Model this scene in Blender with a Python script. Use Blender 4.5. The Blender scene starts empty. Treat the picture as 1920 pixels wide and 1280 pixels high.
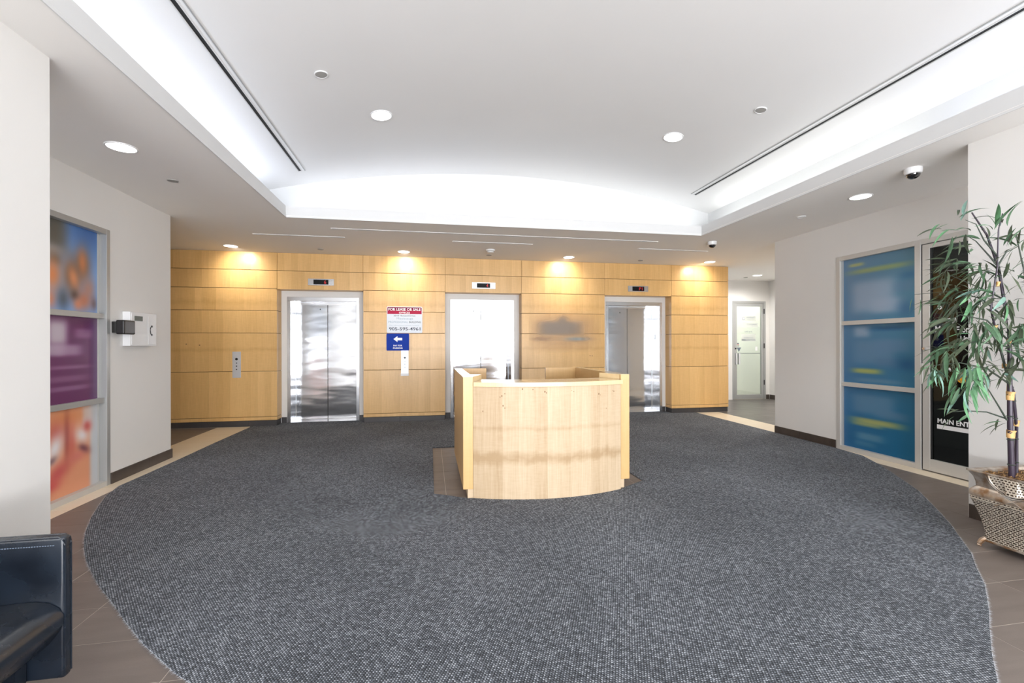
import bpy, bmesh, math, random
from mathutils import Vector, Matrix
from mathutils.geometry import tessellate_polygon
random.seed(7)
SC = bpy.context.scene
COL = SC.collection
PI = math.pi

# ------------------------------------------------------------------ camera
cam_d = bpy.data.cameras.new('camera')
cam_d.sensor_width = 36.0
cam_d.lens = 36.0*854.84/1920
cam_d.shift_y = 0.0031
cam_d.clip_start = 0.05
cam = bpy.data.objects.new('camera', cam_d)
COL.objects.link(cam)
cam.location = (0, 0, 1.35)
YAW = math.radians(10.228)
cam.matrix_world = (Matrix.Translation((0, 0, 1.35)) @ Matrix.Rotation(-YAW, 4, 'Z')
                    @ Matrix.Rotation(PI/2, 4, 'X') @ Matrix.Rotation(-0.002, 4, 'Z'))
SC.camera = cam

# ------------------------------------------------------------------ world, daylight, exposure
SC.view_settings.view_transform = 'Standard'
SC.view_settings.look = 'None'
SC.view_settings.gamma = 1
SC.view_settings.use_curve_mapping = False
SC.view_settings.exposure = 0.17
W = bpy.data.worlds.new('world'); SC.world = W; W.use_nodes = True
bg = W.node_tree.nodes['Background']
bg.inputs[0].default_value = (0.82, 0.91, 1.0, 1)
bg.inputs[1].default_value = 1.2

def area_light(name, loc, rot, sx, sy, power, color, parent=None):
    l = bpy.data.lights.new(name, 'AREA'); l.shape = 'RECTANGLE'
    l.size = sx; l.size_y = sy; l.energy = power; l.color = color
    o = bpy.data.objects.new(name, l); COL.objects.link(o)
    o.location = loc; o.rotation_euler = rot
    if parent: o.parent = parent
    return o
def spot(name, loc, power, color, angle, blend=0.6, rad=0.07, parent=None, rot=(0, 0, 0)):
    l = bpy.data.lights.new(name, 'SPOT'); l.energy = power; l.color = color
    l.spot_size = math.radians(angle); l.spot_blend = blend; l.shadow_soft_size = rad
    o = bpy.data.objects.new(name, l); COL.objects.link(o)
    o.location = loc; o.rotation_euler = rot
    if parent: o.parent = parent
    return o
P_DAY = 225; P_BOUNCE = 1050; P_COVE = 4.0; P_COVE_BACK = 1.2; P_DOWN = 34; P_WASH = 25
# daylight through the glazed entrance wall behind the photographer
area_light('entrance_daylight', (1.06, -4.12, 1.68), (PI/2, 0, 0), 7.9, 2.3, P_DAY, (0.86, 0.93, 1.0))

# the same daylight thrown up by the sunlit pavement outside
area_light('pavement_bounce', (1.1, -4.80, 0.95), (PI/2+math.radians(42), 0, math.radians(2)), 7.6, 1.7, P_BOUNCE, (0.97, 0.97, 1.0))

# ------------------------------------------------------------------ materials
def newmat(name):
    m = bpy.data.materials.new(name); m.use_nodes = True
    nt = m.node_tree
    return m, nt, nt.nodes, nt.links, nt.nodes['Principled BSDF']
def plain(name, col, rough=0.6, metal=0.0, bump=0.0, bscale=200, spec=0.5, emis=None, estr=0, coat=0):
    m, nt, N, L, b = newmat(name)
    b.inputs['Base Color'].default_value = (*col, 1)
    b.inputs['Roughness'].default_value = rough
    b.inputs['Metallic'].default_value = metal
    b.inputs['Specular IOR Level'].default_value = spec
    b.inputs['Coat Weight'].default_value = coat
    if emis:
        b.inputs['Emission Color'].default_value = (*emis, 1)
        b.inputs['Emission Strength'].default_value = estr
    if bump:
        g = N.new('ShaderNodeNewGeometry')
        n = N.new('ShaderNodeTexNoise'); n.inputs['Scale'].default_value = bscale
        L.new(g.outputs['Position'], n.inputs['Vector'])
        bp = N.new('ShaderNodeBump'); bp.inputs['Strength'].default_value = bump; bp.inputs['Distance'].default_value = 0.002
        L.new(n.outputs['Fac'], bp.inputs['Height']); L.new(bp.outputs[0], b.inputs['Normal'])
    return m
def ramp(N, stops):
    r = N.new('ShaderNodeValToRGB')
    e = r.color_ramp.elements
    while len(e) < len(stops): e.new(0.5)
    for i, (p, c) in enumerate(stops):
        e[i].position = p; e[i].color = (*c, 1)
    return r
def mathn(N, L, op, a, b=None):
    m = N.new('ShaderNodeMath'); m.operation = op
    for i, x in enumerate((a, b)):
        if x is None: continue
        if isinstance(x, (int, float)): m.inputs[i].default_value = x
        else: L.new(x, m.inputs[i])
    return m.outputs[0]
def mixc(N, L, fac, a, b, mode='MIX'):
    m = N.new('ShaderNodeMix'); m.data_type = 'RGBA'; m.blend_type = mode
    for i, x in ((0, fac), (6, a), (7, b)):
        if isinstance(x, (int, float)): m.inputs[i].default_value = x
        elif isinstance(x, tuple): m.inputs[i].default_value = (*x, 1)
        else: L.new(x, m.inputs[i])
    return m.outputs[2]

def paint(name, col):
    m, nt, N, L, b = newmat(name)
    g = N.new('ShaderNodeNewGeometry')
    n = N.new('ShaderNodeTexNoise'); n.inputs['Scale'].default_value = 1.3; n.inputs['Detail'].default_value = 6
    L.new(g.outputs['Position'], n.inputs['Vector'])
    c = mixc(N, L, n.outputs['Fac'], tuple(x*0.97 for x in col), tuple(min(1, x*1.02) for x in col))
    L.new(c, b.inputs['Base Color'])
    b.inputs['Roughness'].default_value = 0.75
    n2 = N.new('ShaderNodeTexNoise'); n2.inputs['Scale'].default_value = 160
    L.new(g.outputs['Position'], n2.inputs['Vector'])
    bp = N.new('ShaderNodeBump'); bp.inputs['Strength'].default_value = 0.12; bp.inputs['Distance'].default_value = 0.002
    L.new(n2.outputs['Fac'], bp.inputs['Height']); L.new(bp.outputs[0], b.inputs['Normal'])
    return m
def wood(name, c1, c2, band=0.085, figure=(), rough=0.38, strip=0.5, coat=0.15, spec=0.5):
    """maple veneer: vertical leaves of veneer, fine upright grain, cross figure at the given heights"""
    m, nt, N, L, b = newmat(name)
    g = N.new('ShaderNodeNewGeometry')
    s = N.new('ShaderNodeSeparateXYZ'); L.new(g.outputs['Position'], s.inputs[0])
    across = mathn(N, L, 'ADD', s.outputs[0], mathn(N, L, 'MULTIPLY', s.outputs[1], 0.93))
    oi = N.new('ShaderNodeObjectInfo')
    # veneer leaves
    cell = mathn(N, L, 'FLOOR', mathn(N, L, 'DIVIDE', across, band))
    wn = N.new('ShaderNodeTexWhiteNoise'); wn.noise_dimensions = '2D'
    cv = N.new('ShaderNodeCombineXYZ'); L.new(cell, cv.inputs[0]); L.new(oi.outputs['Random'], cv.inputs[1])
    L.new(cv.outputs[0], wn.inputs['Vector'])
    # edge of each leaf, a soft step
    fr = mathn(N, L, 'FRACT', mathn(N, L, 'DIVIDE', across, band))
    # grain
    mp = N.new('ShaderNodeCombineXYZ')
    L.new(mathn(N, L, 'MULTIPLY', across, 95.0), mp.inputs[0]); L.new(mathn(N, L, 'MULTIPLY', s.outputs[2], 4.0), mp.inputs[2])
    L.new(mathn(N, L, 'MULTIPLY', oi.outputs['Random'], 30.0), mp.inputs[1])
    gr = N.new('ShaderNodeTexNoise'); gr.inputs['Scale'].default_value = 1.0; gr.inputs['Detail'].default_value = 5
    L.new(mp.outputs[0], gr.inputs['Vector'])
    # fiddleback: short horizontal ripples
    mp2 = N.new('ShaderNodeCombineXYZ')
    L.new(mathn(N, L, 'MULTIPLY', across, 14.0), mp2.inputs[0]); L.new(mathn(N, L, 'MULTIPLY', s.outputs[2], 60.0), mp2.inputs[2])
    L.new(wn.outputs['Value'], mp2.inputs[1])
    fb = N.new('ShaderNodeTexNoise'); fb.inputs['Scale'].default_value = 1.0; fb.inputs['Detail'].default_value = 3
    L.new(mp2.outputs[0], fb.inputs['Vector'])
    v = mathn(N, L, 'MULTIPLY', wn.outputs['Value'], 0.45*strip)
    v = mathn(N, L, 'ADD', v, mathn(N, L, 'MULTIPLY', gr.outputs['Fac'], 0.55))
    v = mathn(N, L, 'ADD', v, mathn(N, L, 'MULTIPLY', fb.outputs['Fac'], 0.25))
    v = mathn(N, L, 'ADD', v, mathn(N, L, 'MULTIPLY', fr, 0.16*strip))
    for (zc, wd, amt) in figure:      # wavy darker figure running across the leaves
        n3 = N.new('ShaderNodeTexNoise'); n3.inputs['Scale'].default_value = 9.0; n3.inputs['Detail'].default_value = 4
        L.new(g.outputs['Position'], n3.inputs['Vector'])
        zz = mathn(N, L, 'SUBTRACT', s.outputs[2], zc)
        zz = mathn(N, L, 'ADD', zz, mathn(N, L, 'MULTIPLY', mathn(N, L, 'SUBTRACT', n3.outputs['Fac'], 0.5), wd*1.6))
        d = mathn(N, L, 'DIVIDE', mathn(N, L, 'ABSOLUTE', zz), wd)
        d = mathn(N, L, 'MAXIMUM', mathn(N, L, 'SUBTRACT', 1.0, d), 0.0)
        v = mathn(N, L, 'ADD', v, mathn(N, L, 'MULTIPLY', d, amt))
    r = ramp(N, [(0.30, c1), (1.0, c2)])
    L.new(v, r.inputs[0])
    L.new(r.outputs[0], b.inputs['Base Color'])
    b.inputs['Roughness'].default_value = rough
    b.inputs['Specular IOR Level'].default_value = spec; b.inputs['Coat Weight'].default_value = coat; b.inputs['Coat Roughness'].default_value = 0.22
    bp = N.new('ShaderNodeBump'); bp.inputs['Strength'].default_value = 0.05; bp.inputs['Distance'].default_value = 0.001
    L.new(gr.outputs['Fac'], bp.inputs['Height']); L.new(bp.outputs[0], b.inputs['Normal'])
    return m
def steel(name, col=(0.60, 0.61, 0.63), rough=0.14, wave=0.010, sx=1.3, sz=4.6):
    m, nt, N, L, b = newmat(name)
    g = N.new('ShaderNodeNewGeometry')
    mp = N.new('ShaderNodeMapping'); mp.inputs['Scale'].default_value = (sx, sx, sz)
    L.new(g.outputs['Position'], mp.inputs[0])
    n = N.new('ShaderNodeTexNoise'); n.inputs['Scale'].default_value = 1.0; n.inputs['Detail'].default_value = 1.5
    L.new(mp.outputs[0], n.inputs['Vector'])
    mp2 = N.new('ShaderNodeMapping'); mp2.inputs['Scale'].default_value = (900, 900, 6)
    L.new(g.outputs['Position'], mp2.inputs[0])
    n2 = N.new('ShaderNodeTexNoise'); n2.inputs['Scale'].default_value = 1.0
    L.new(mp2.outputs[0], n2.inputs['Vector'])
    h = mathn(N, L, 'ADD', n.outputs['Fac'], mathn(N, L, 'MULTIPLY', n2.outputs['Fac'], 0.004))
    bp = N.new('ShaderNodeBump'); bp.inputs['Strength'].default_value = 1.0; bp.inputs['Distance'].default_value = wave
    L.new(h, bp.inputs['Height']); L.new(bp.outputs[0], b.inputs['Normal'])
    b.inputs['Base Color'].default_value = (*col, 1); b.inputs['Metallic'].default_value = 1
    rr = mathn(N, L, 'ADD', mathn(N, L, 'MULTIPLY', n2.outputs['Fac'], 0.10), rough-0.05)
    L.new(rr, b.inputs['Roughness'])
    return m
def tilemat(name, c1, c2, rough=0.45):
    m, nt, N, L, b = newmat(name)
    g = N.new('ShaderNodeNewGeometry'); oi = N.new('ShaderNodeObjectInfo')
    mp = N.new('ShaderNodeMapping'); mp.inputs['Scale'].default_value = (3, 14, 3)
    L.new(g.outputs['Position'], mp.inputs[0])
    n = N.new('ShaderNodeTexNoise'); n.inputs['Scale'].default_value = 1.0; n.inputs['Detail'].default_value = 6
    L.new(mp.outputs[0], n.inputs['Vector'])
    n2 = N.new('ShaderNodeTexNoise'); n2.inputs['Scale'].default_value = 260; L.new(g.outputs['Position'], n2.inputs['Vector'])
    v = mathn(N, L, 'ADD', mathn(N, L, 'MULTIPLY', n.outputs['Fac'], 0.6), mathn(N, L, 'MULTIPLY', n2.outputs['Fac'], 0.3))
    v = mathn(N, L, 'ADD', v, mathn(N, L, 'MULTIPLY', oi.outputs['Random'], 0.18))
    r = ramp(N, [(0.3, c1), (0.8, c2)]); L.new(v, r.inputs[0]); L.new(r.outputs[0], b.inputs['Base Color'])
    b.inputs['Roughness'].default_value = rough
    bp = N.new('ShaderNodeBump'); bp.inputs['Strength'].default_value = 0.15; bp.inputs['Distance'].default_value = 0.001
    L.new(n2.outputs['Fac'], bp.inputs['Height']); L.new(bp.outputs[0], b.inputs['Normal'])
    return m
def carpetmat():
    m, nt, N, L, b = newmat('charcoal_loop_carpet')
    g = N.new('ShaderNodeNewGeometry'); s = N.new('ShaderNodeSeparateXYZ'); L.new(g.outputs['Position'], s.inputs[0])
    x = mathn(N, L, 'ADD', s.outputs[0], mathn(N, L, 'MULTIPLY', s.outputs[1], 0.12))
    row = mathn(N, L, 'MULTIPLY', s.outputs[1], 1/0.011)
    par = mathn(N, L, 'MULTIPLY', mathn(N, L, 'MODULO', mathn(N, L, 'FLOOR', row), 2.0), PI)
    wx = mathn(N, L, 'SINE', mathn(N, L, 'ADD', mathn(N, L, 'MULTIPLY', x, 2*PI/0.0125), par))
    wy = mathn(N, L, 'SINE', mathn(N, L, 'MULTIPLY', row, PI))
    wy = mathn(N, L, 'ABSOLUTE', wy)
    loop = mathn(N, L, 'MULTIPLY', mathn(N, L, 'ADD', mathn(N, L, 'MULTIPLY', wx, 0.5), 0.5), wy)
    n = N.new('ShaderNodeTexNoise'); n.inputs['Scale'].default_value = 190; n.inputs['Detail'].default_value = 3; L.new(g.outputs['Position'], n.inputs['Vector'])
    n3 = N.new('ShaderNodeTexNoise'); n3.inputs['Scale'].default_value = 42; n3.inputs['Detail'].default_value = 5; L.new(g.outputs['Position'], n3.inputs['Vector'])
    n2 = N.new('ShaderNodeTexNoise'); n2.inputs['Scale'].default_value = 1.1; n2.inputs['Detail'].default_value = 5; L.new(g.outputs['Position'], n2.inputs['Vector'])
    wn = N.new('ShaderNodeTexWhiteNoise'); wn.noise_dimensions = '2D'; cc = N.new('ShaderNodeCombineXYZ')
    L.new(mathn(N, L, 'FLOOR', mathn(N, L, 'ADD', mathn(N, L, 'MULTIPLY', x, 1/0.0125), mathn(N, L, 'MULTIPLY', par, .5/PI))), cc.inputs[0]); L.new(mathn(N, L, 'FLOOR', row), cc.inputs[1])
    L.new(cc.outputs[0], wn.inputs['Vector'])
    v = mathn(N, L, 'MULTIPLY', loop, 0.34)
    v = mathn(N, L, 'ADD', v, mathn(N, L, 'MULTIPLY', wn.outputs['Value'], 0.20))
    v = mathn(N, L, 'ADD', v, mathn(N, L, 'MULTIPLY', n.outputs['Fac'], 0.62))
    v = mathn(N, L, 'ADD', v, mathn(N, L, 'MULTIPLY', n3.outputs['Fac'], 0.20))
    v = mathn(N, L, 'ADD', v, mathn(N, L, 'MULTIPLY', n2.outputs['Fac'], 0.16))
    r = ramp(N, [(0.38, (0.012, 0.0125, 0.014)), (0.66, (0.062, 0.067, 0.075)), (0.86, (0.19, 0.207, 0.235)), (0.96, (0.50, 0.53, 0.57))])
    L.new(v, r.inputs[0]); L.new(r.outputs[0], b.inputs['Base Color'])
    b.inputs['Roughness'].default_value = 0.95
    b.inputs['Specular IOR Level'].default_value = 0.15
    b.inputs['Sheen Weight'].default_value = 0.05; b.inputs['Sheen Roughness'].default_value = 0.5
    b.inputs['Sheen Tint'].default_value = (0.75, 0.85, 1, 1)
    bp = N.new('ShaderNodeBump'); bp.inputs['Strength'].default_value = 0.55; bp.inputs['Distance'].default_value = 0.004
    L.new(mathn(N, L, 'ADD', loop, n.outputs['Fac']), bp.inputs['Height']); L.new(bp.outputs[0], b.inputs['Normal'])
    return m
def latticemat(name='woven_antique_silver', bw=0.023, rh=0.0125, mort=0.0030):
    m, nt, N, L, b = newmat(name)
    g = N.new('ShaderNodeNewGeometry'); s = N.new('ShaderNodeSeparateXYZ'); L.new(g.outputs['Position'], s.inputs[0])
    cv = N.new('ShaderNodeCombineXYZ')
    L.new(mathn(N, L, 'SUBTRACT', s.outputs[0], s.outputs[1]), cv.inputs[0]); L.new(s.outputs[2], cv.inputs[1])
    ns = N.new('ShaderNodeTexNoise'); ns.inputs['Scale'].default_value = 60; L.new(g.outputs['Position'], ns.inputs['Vector'])
    ad = N.new('ShaderNodeVectorMath'); ad.operation = 'MULTIPLY_ADD'
    L.new(ns.outputs['Color'], ad.inputs[0]); ad.inputs[1].default_value = (0.016, 0.010, 0); L.new(cv.outputs[0], ad.inputs[2])
    bt = N.new('ShaderNodeTexBrick'); L.new(ad.outputs[0], bt.inputs['Vector'])
    bt.inputs['Scale'].default_value = 1.0; bt.inputs['Brick Width'].default_value = bw; bt.inputs['Row Height'].default_value = rh
    bt.inputs['Mortar Size'].default_value = mort; bt.inputs['Mortar Smooth'].default_value = 0.4
    bt.inputs['Color1'].default_value = (0.030, 0.017, 0.010, 1); bt.inputs['Color2'].default_value = (0.085, 0.05, 0.032, 1)
    bt.inputs['Mortar'].default_value = (0.66, 0.59, 0.49, 1)
    L.new(bt.outputs['Color'], b.inputs['Base Color'])
    b.inputs['Metallic'].default_value = 0.35; b.inputs['Roughness'].default_value = 0.38
    bp = N.new('ShaderNodeBump'); bp.inputs['Strength'].default_value = 0.8; bp.inputs['Distance'].default_value = 0.003
    L.new(bt.outputs['Fac'], bp.inputs['Height']); L.new(bp.outputs[0], b.inputs['Normal'])
    return m
def patinamat():
    m, nt, N, L, b = newmat('patinated_silver')
    g = N.new('ShaderNodeNewGeometry')
    n = N.new('ShaderNodeTexNoise'); n.inputs['Scale'].default_value = 14; n.inputs['Detail'].default_value = 6; L.new(g.outputs['Position'], n.inputs['Vector'])
    r = ramp(N, [(0.35, (0.30, 0.17, 0.085)), (0.5, (0.46, 0.38, 0.31)), (0.7, (0.70, 0.66, 0.60))])
    L.new(n.outputs['Fac'], r.inputs[0]); L.new(r.outputs[0], b.inputs['Base Color'])
    b.inputs['Metallic'].default_value = 0.75; b.inputs['Roughness'].default_value = 0.33
    return m
def leathermat():
    m, nt, N, L, b = newmat('black_leather')
    g = N.new('ShaderNodeNewGeometry')
    n = N.new('ShaderNodeTexNoise'); n.inputs['Scale'].default_value = 5; n.inputs['Detail'].default_value = 7; L.new(g.outputs['Position'], n.inputs['Vector'])
    r = ramp(N, [(0.3, (0.005, 0.007, 0.011)), (0.75, (0.012, 0.020, 0.034))])  # blue tint stands in for a cool reflected sheen on black leather
    L.new(n.outputs['Fac'], r.inputs[0]); L.new(r.outputs[0], b.inputs['Base Color'])
    rr = ramp(N, [(0.3, (0.22,)*3), (0.7, (0.34,)*3)]); L.new(n.outputs['Fac'], rr.inputs[0]); L.new(rr.outputs[0], b.inputs['Roughness'])
    b.inputs['Specular IOR Level'].default_value = 0.85
    vo = N.new('ShaderNodeTexVoronoi'); vo.inputs['Scale'].default_value = 420; L.new(g.outputs['Position'], vo.inputs['Vector'])
    h = mathn(N, L, 'ADD', mathn(N, L, 'MULTIPLY', vo.outputs['Distance'], 0.12), mathn(N, L, 'MULTIPLY', n.outputs['Fac'], .35))
    bp = N.new('ShaderNodeBump'); bp.inputs['Strength'].default_value = 0.3; bp.inputs['Distance'].default_value = 0.002
    L.new(h, bp.inputs['Height']); L.new(bp.outputs[0], b.inputs['Normal'])
    return m
def glassmat(name, tint=(0.9, 0.93, 0.92), refl=0.12, rough=0.02):
    m, nt, N, L, b = newmat(name)
    t = N.new('ShaderNodeBsdfTransparent'); t.inputs[0].default_value = (*tint, 1)
    gl = N.new('ShaderNodeBsdfGlossy'); gl.inputs['Roughness'].default_value = rough; gl.inputs['Color'].default_value = (0.9, 0.92, 0.93, 1)
    lw = N.new('ShaderNodeLayerWeight'); lw.inputs['Blend'].default_value = 0.25
    f = mathn(N, L, 'ADD', mathn(N, L, 'MULTIPLY', lw.outputs['Fresnel'], 0.5 if refl < .2 else .22), refl*0.5 if refl < .2 else .03)
    mx = N.new('ShaderNodeMixShader'); L.new(f, mx.inputs[0]); L.new(t.outputs[0], mx.inputs[1]); L.new(gl.outputs[0], mx.inputs[2])
    L.new(mx.outputs[0], N['Material Output'].inputs[0])
    return m
def printmat(name, alpha=False, rough=0.35):
    m, nt, N, L, b = newmat(name)
    a = N.new('ShaderNodeVertexColor'); a.layer_name = 'print'
    L.new(a.outputs['Color'], b.inputs['Base Color'])
    if alpha: L.new(a.outputs['Alpha'], b.inputs['Alpha'])
    b.inputs['Roughness'].default_value = rough
    return m
def leafmat(name, c1, c2):
    m, nt, N, L, b = newmat(name)
    g = N.new('ShaderNodeNewGeometry'); oi = N.new('ShaderNodeObjectInfo')
    n = N.new('ShaderNodeTexNoise'); n.inputs['Scale'].default_value = 30; L.new(g.outputs['Position'], n.inputs['Vector'])
    v = mathn(N, L, 'ADD', mathn(N, L, 'MULTIPLY', n.outputs['Fac'], 0.6), mathn(N, L, 'MULTIPLY', oi.outputs['Random'], 0.4))
    c = mixc(N, L, v, c1, c2)
    L.new(c, b.inputs['Base Color']); b.inputs['Specular IOR Level'].default_value = .25; b.inputs['Roughness'].default_value = 0.5
    return m

M = {}
M['wall'] = paint('off_white_wall_paint', (0.76, 0.745, 0.72))
M['ceil'] = paint('white_ceiling_paint', (0.78, 0.775, 0.765))
M['cove'] = paint('toned_down_cove_paint', (0.66, 0.665, 0.665))  # ceiling white darkened in the colour to offset the strong light here
M['soffit'] = paint('warm_white_soffit_paint', (0.88, 0.86, 0.83))
M['trimw'] = plain('white_trim_paint', (0.66, 0.66, 0.655), 0.6)  # white lowered in the colour so the lip does not burn out
M['wood'] = wood('maple_veneer_wall', (0.78, 0.49, 0.20), (0.57, 0.325, 0.105), band=0.105, strip=0.55,
                 figure=((2.06, 0.07, 0.22), (1.28, 0.05, 0.25)))
M['wooddark'] = plain('groove_shadow_maple', (0.20, 0.11, 0.035), 0.6)
M['desk'] = wood('honey_maple_desk_side', (0.66, 0.42, 0.18), (0.52, 0.31, 0.11), band=0.6, strip=0.15)
M['desktop'] = wood('pale_lacquered_maple_cap', (0.80, 0.62, 0.36), (0.70, 0.48, 0.24), band=0.6, strip=0.1, rough=0.12)
M['deskfront'] = wood('daylit_pale_maple_front', (0.64, 0.505, 0.35), (0.42, 0.29, 0.165), band=0.112, strip=0.6, coat=0, spec=.2, rough=.5,  # whitening by the window daylight is mixed into this front's colour
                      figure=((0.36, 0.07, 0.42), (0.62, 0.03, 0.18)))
M['steel'] = steel('rippled_stainless_steel')
M['steelj'] = steel('stainless_jamb', (0.72, 0.73, 0.75), rough=0.2, wave=0.0015)
M['plate'] = plain('brushed_plate', (0.72, 0.73, 0.76), 0.35, 0.6)
M['chrome'] = plain('chrome', (0.75, 0.75, 0.76), 0.15, 1)
M['alum'] = plain('satin_aluminium_frame', (0.60, 0.59, 0.565), 0.42, 0.25)
M['alumg'] = plain('grey_aluminium_frame', (0.42, 0.425, 0.42), 0.4, 0.4)
M['black'] = plain('black_void', (0.006, 0.006, 0.006), 0.6)
M['blackp'] = plain('black_plastic', (0.016, 0.015, 0.014), 0.35)
M['screen'] = plain('matt_black_screen', (0.008, 0.009, 0.010), 0.5, spec=.15)
M['domeglass'] = plain('black_dome_glass', (0.008, 0.008, 0.01), 0.06, coat=1)
M['whitep'] = plain('white_plastic', (0.80, 0.80, 0.80), 0.35)
M['greyp'] = plain('grey_grille', (0.34, 0.33, 0.31), 0.6, bump=0.5, bscale=900)
M['tile'] = tilemat('brown_grey_porcelain', (0.135, 0.108, 0.094), (0.205, 0.172, 0.152))
M['tileg'] = tilemat('dark_streaky_porcelain', (0.060, 0.053, 0.047), (0.15, 0.135, 0.12), 0.35)
M['grout'] = plain('pale_grout', (0.50, 0.44, 0.38), 0.8)
M['beige'] = tilemat('cream_border_tile', (0.74, 0.63, 0.47), (0.82, 0.72, 0.57), 0.35)
M['base'] = tilemat('dark_brown_base_tile', (0.050, 0.037, 0.030), (0.085, 0.066, 0.055), 0.4)
M['basek'] = tilemat('charcoal_base_tile', (0.040, 0.036, 0.036), (0.070, 0.064, 0.064), 0.4)
M['carpet'] = carpetmat()
M['fibre'] = plain('frayed_carpet_fibre', (0.62, 0.65, 0.70), 0.9)
M['lamp'] = plain('lit_diffuser', (1, 1, 1), 0.4, emis=(1, 0.98, 0.95), estr=6)
M['tube'] = plain('lit_cove_tube', (1, 1, 1), 0.4, emis=(0.85, 0.9, 1), estr=4)
M['red'] = plain('lit_red_digit', (0.3, 0, 0), 0.4, emis=(0.6, 0.03, 0.03), estr=0.7)
M['signred'] = plain('sign_crimson', (0.44, 0.028, 0.075), 0.65, spec=.15)
M['signdark'] = plain('sign_dark_crimson', (0.20, 0.012, 0.05), 0.65, spec=.15)
M['signwhite'] = plain('sign_white', (0.76, 0.80, 0.86), 0.65, spec=.15)
M['letterw'] = plain('white_lettering', (0.85, 0.85, 0.86), 0.4)
M['signblue'] = plain('sign_blue', (0.012, 0.045, 0.34), 0.65, spec=.15)
M['ink'] = plain('dark_ink', (0.03, 0.045, 0.08), 0.5)
M['inkg'] = plain('grey_ink', (0.13, 0.16, 0.20), 0.5)
M['inkl'] = plain('light_blue_ink', (0.32, 0.42, 0.52), 0.5)
M['decal'] = plain('grey_translucent_decal', (0.62, 0.62, 0.61), 0.4, emis=(.5,.5,.48), estr=0.0)
M['decal'].node_tree.nodes['Principled BSDF'].inputs['Alpha'].default_value = .6
M['orange'] = plain('orange_vinyl', (0.78, 0.36, 0.01), 0.4)
M['brownfilm'] = plain('dark_brown_window_film', (0.060, 0.036, 0.028), 0.5, spec=.2)
M['glass'] = glassmat('clear_glass')
M['glassd'] = glassmat('smoky_glass', (0.55, 0.56, 0.55), 0.25)
M['print'] = printmat('printed_window_film', rough=0.3)
M['printa'] = printmat('faint_printed_lettering', True, 0.5)
M['knot'] = plain('brown_knot', (0.22, 0.12, 0.05), 0.6)
M['lattice'] = latticemat()
M['lattice2'] = latticemat('open_diamond_lattice', 0.019, 0.0155, 0.0048)
M['patina'] = patinamat()
M['leather'] = leathermat()
M['stitch'] = plain('grey_stitching', (0.16, 0.20, 0.26), 0.6)
M['soil'] = plain('coir_and_moss', (0.14, 0.075, 0.035), 0.95, bump=1.0, bscale=60)
M['cane'] = plain('dark_purple_bamboo_cane', (0.040, 0.028, 0.045), 0.35)
M['caneg'] = plain('dark_green_stem', (0.045, 0.060, 0.045), 0.5)
M['sheath'] = plain('tan_cane_sheath', (0.66, 0.40, 0.16), 0.6)
M['leafA'] = leafmat('leaf_mid_green', (0.035, 0.080, 0.040), (0.12, 0.21, 0.12))
M['leafB'] = leafmat('leaf_blue_green', (0.08, 0.18, 0.13), (0.27, 0.42, 0.36))
M['leafC'] = leafmat('leaf_dark_olive', (0.035, 0.050, 0.030), (0.10, 0.125, 0.075))
M['leafD'] = leafmat('leaf_bright_green', (0.06, 0.18, 0.08), (0.20, 0.40, 0.21))
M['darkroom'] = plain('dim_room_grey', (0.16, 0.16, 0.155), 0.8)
M['creamroom'] = plain('cream_room_paint', (0.86, 0.85, 0.76), 0.8)

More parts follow.
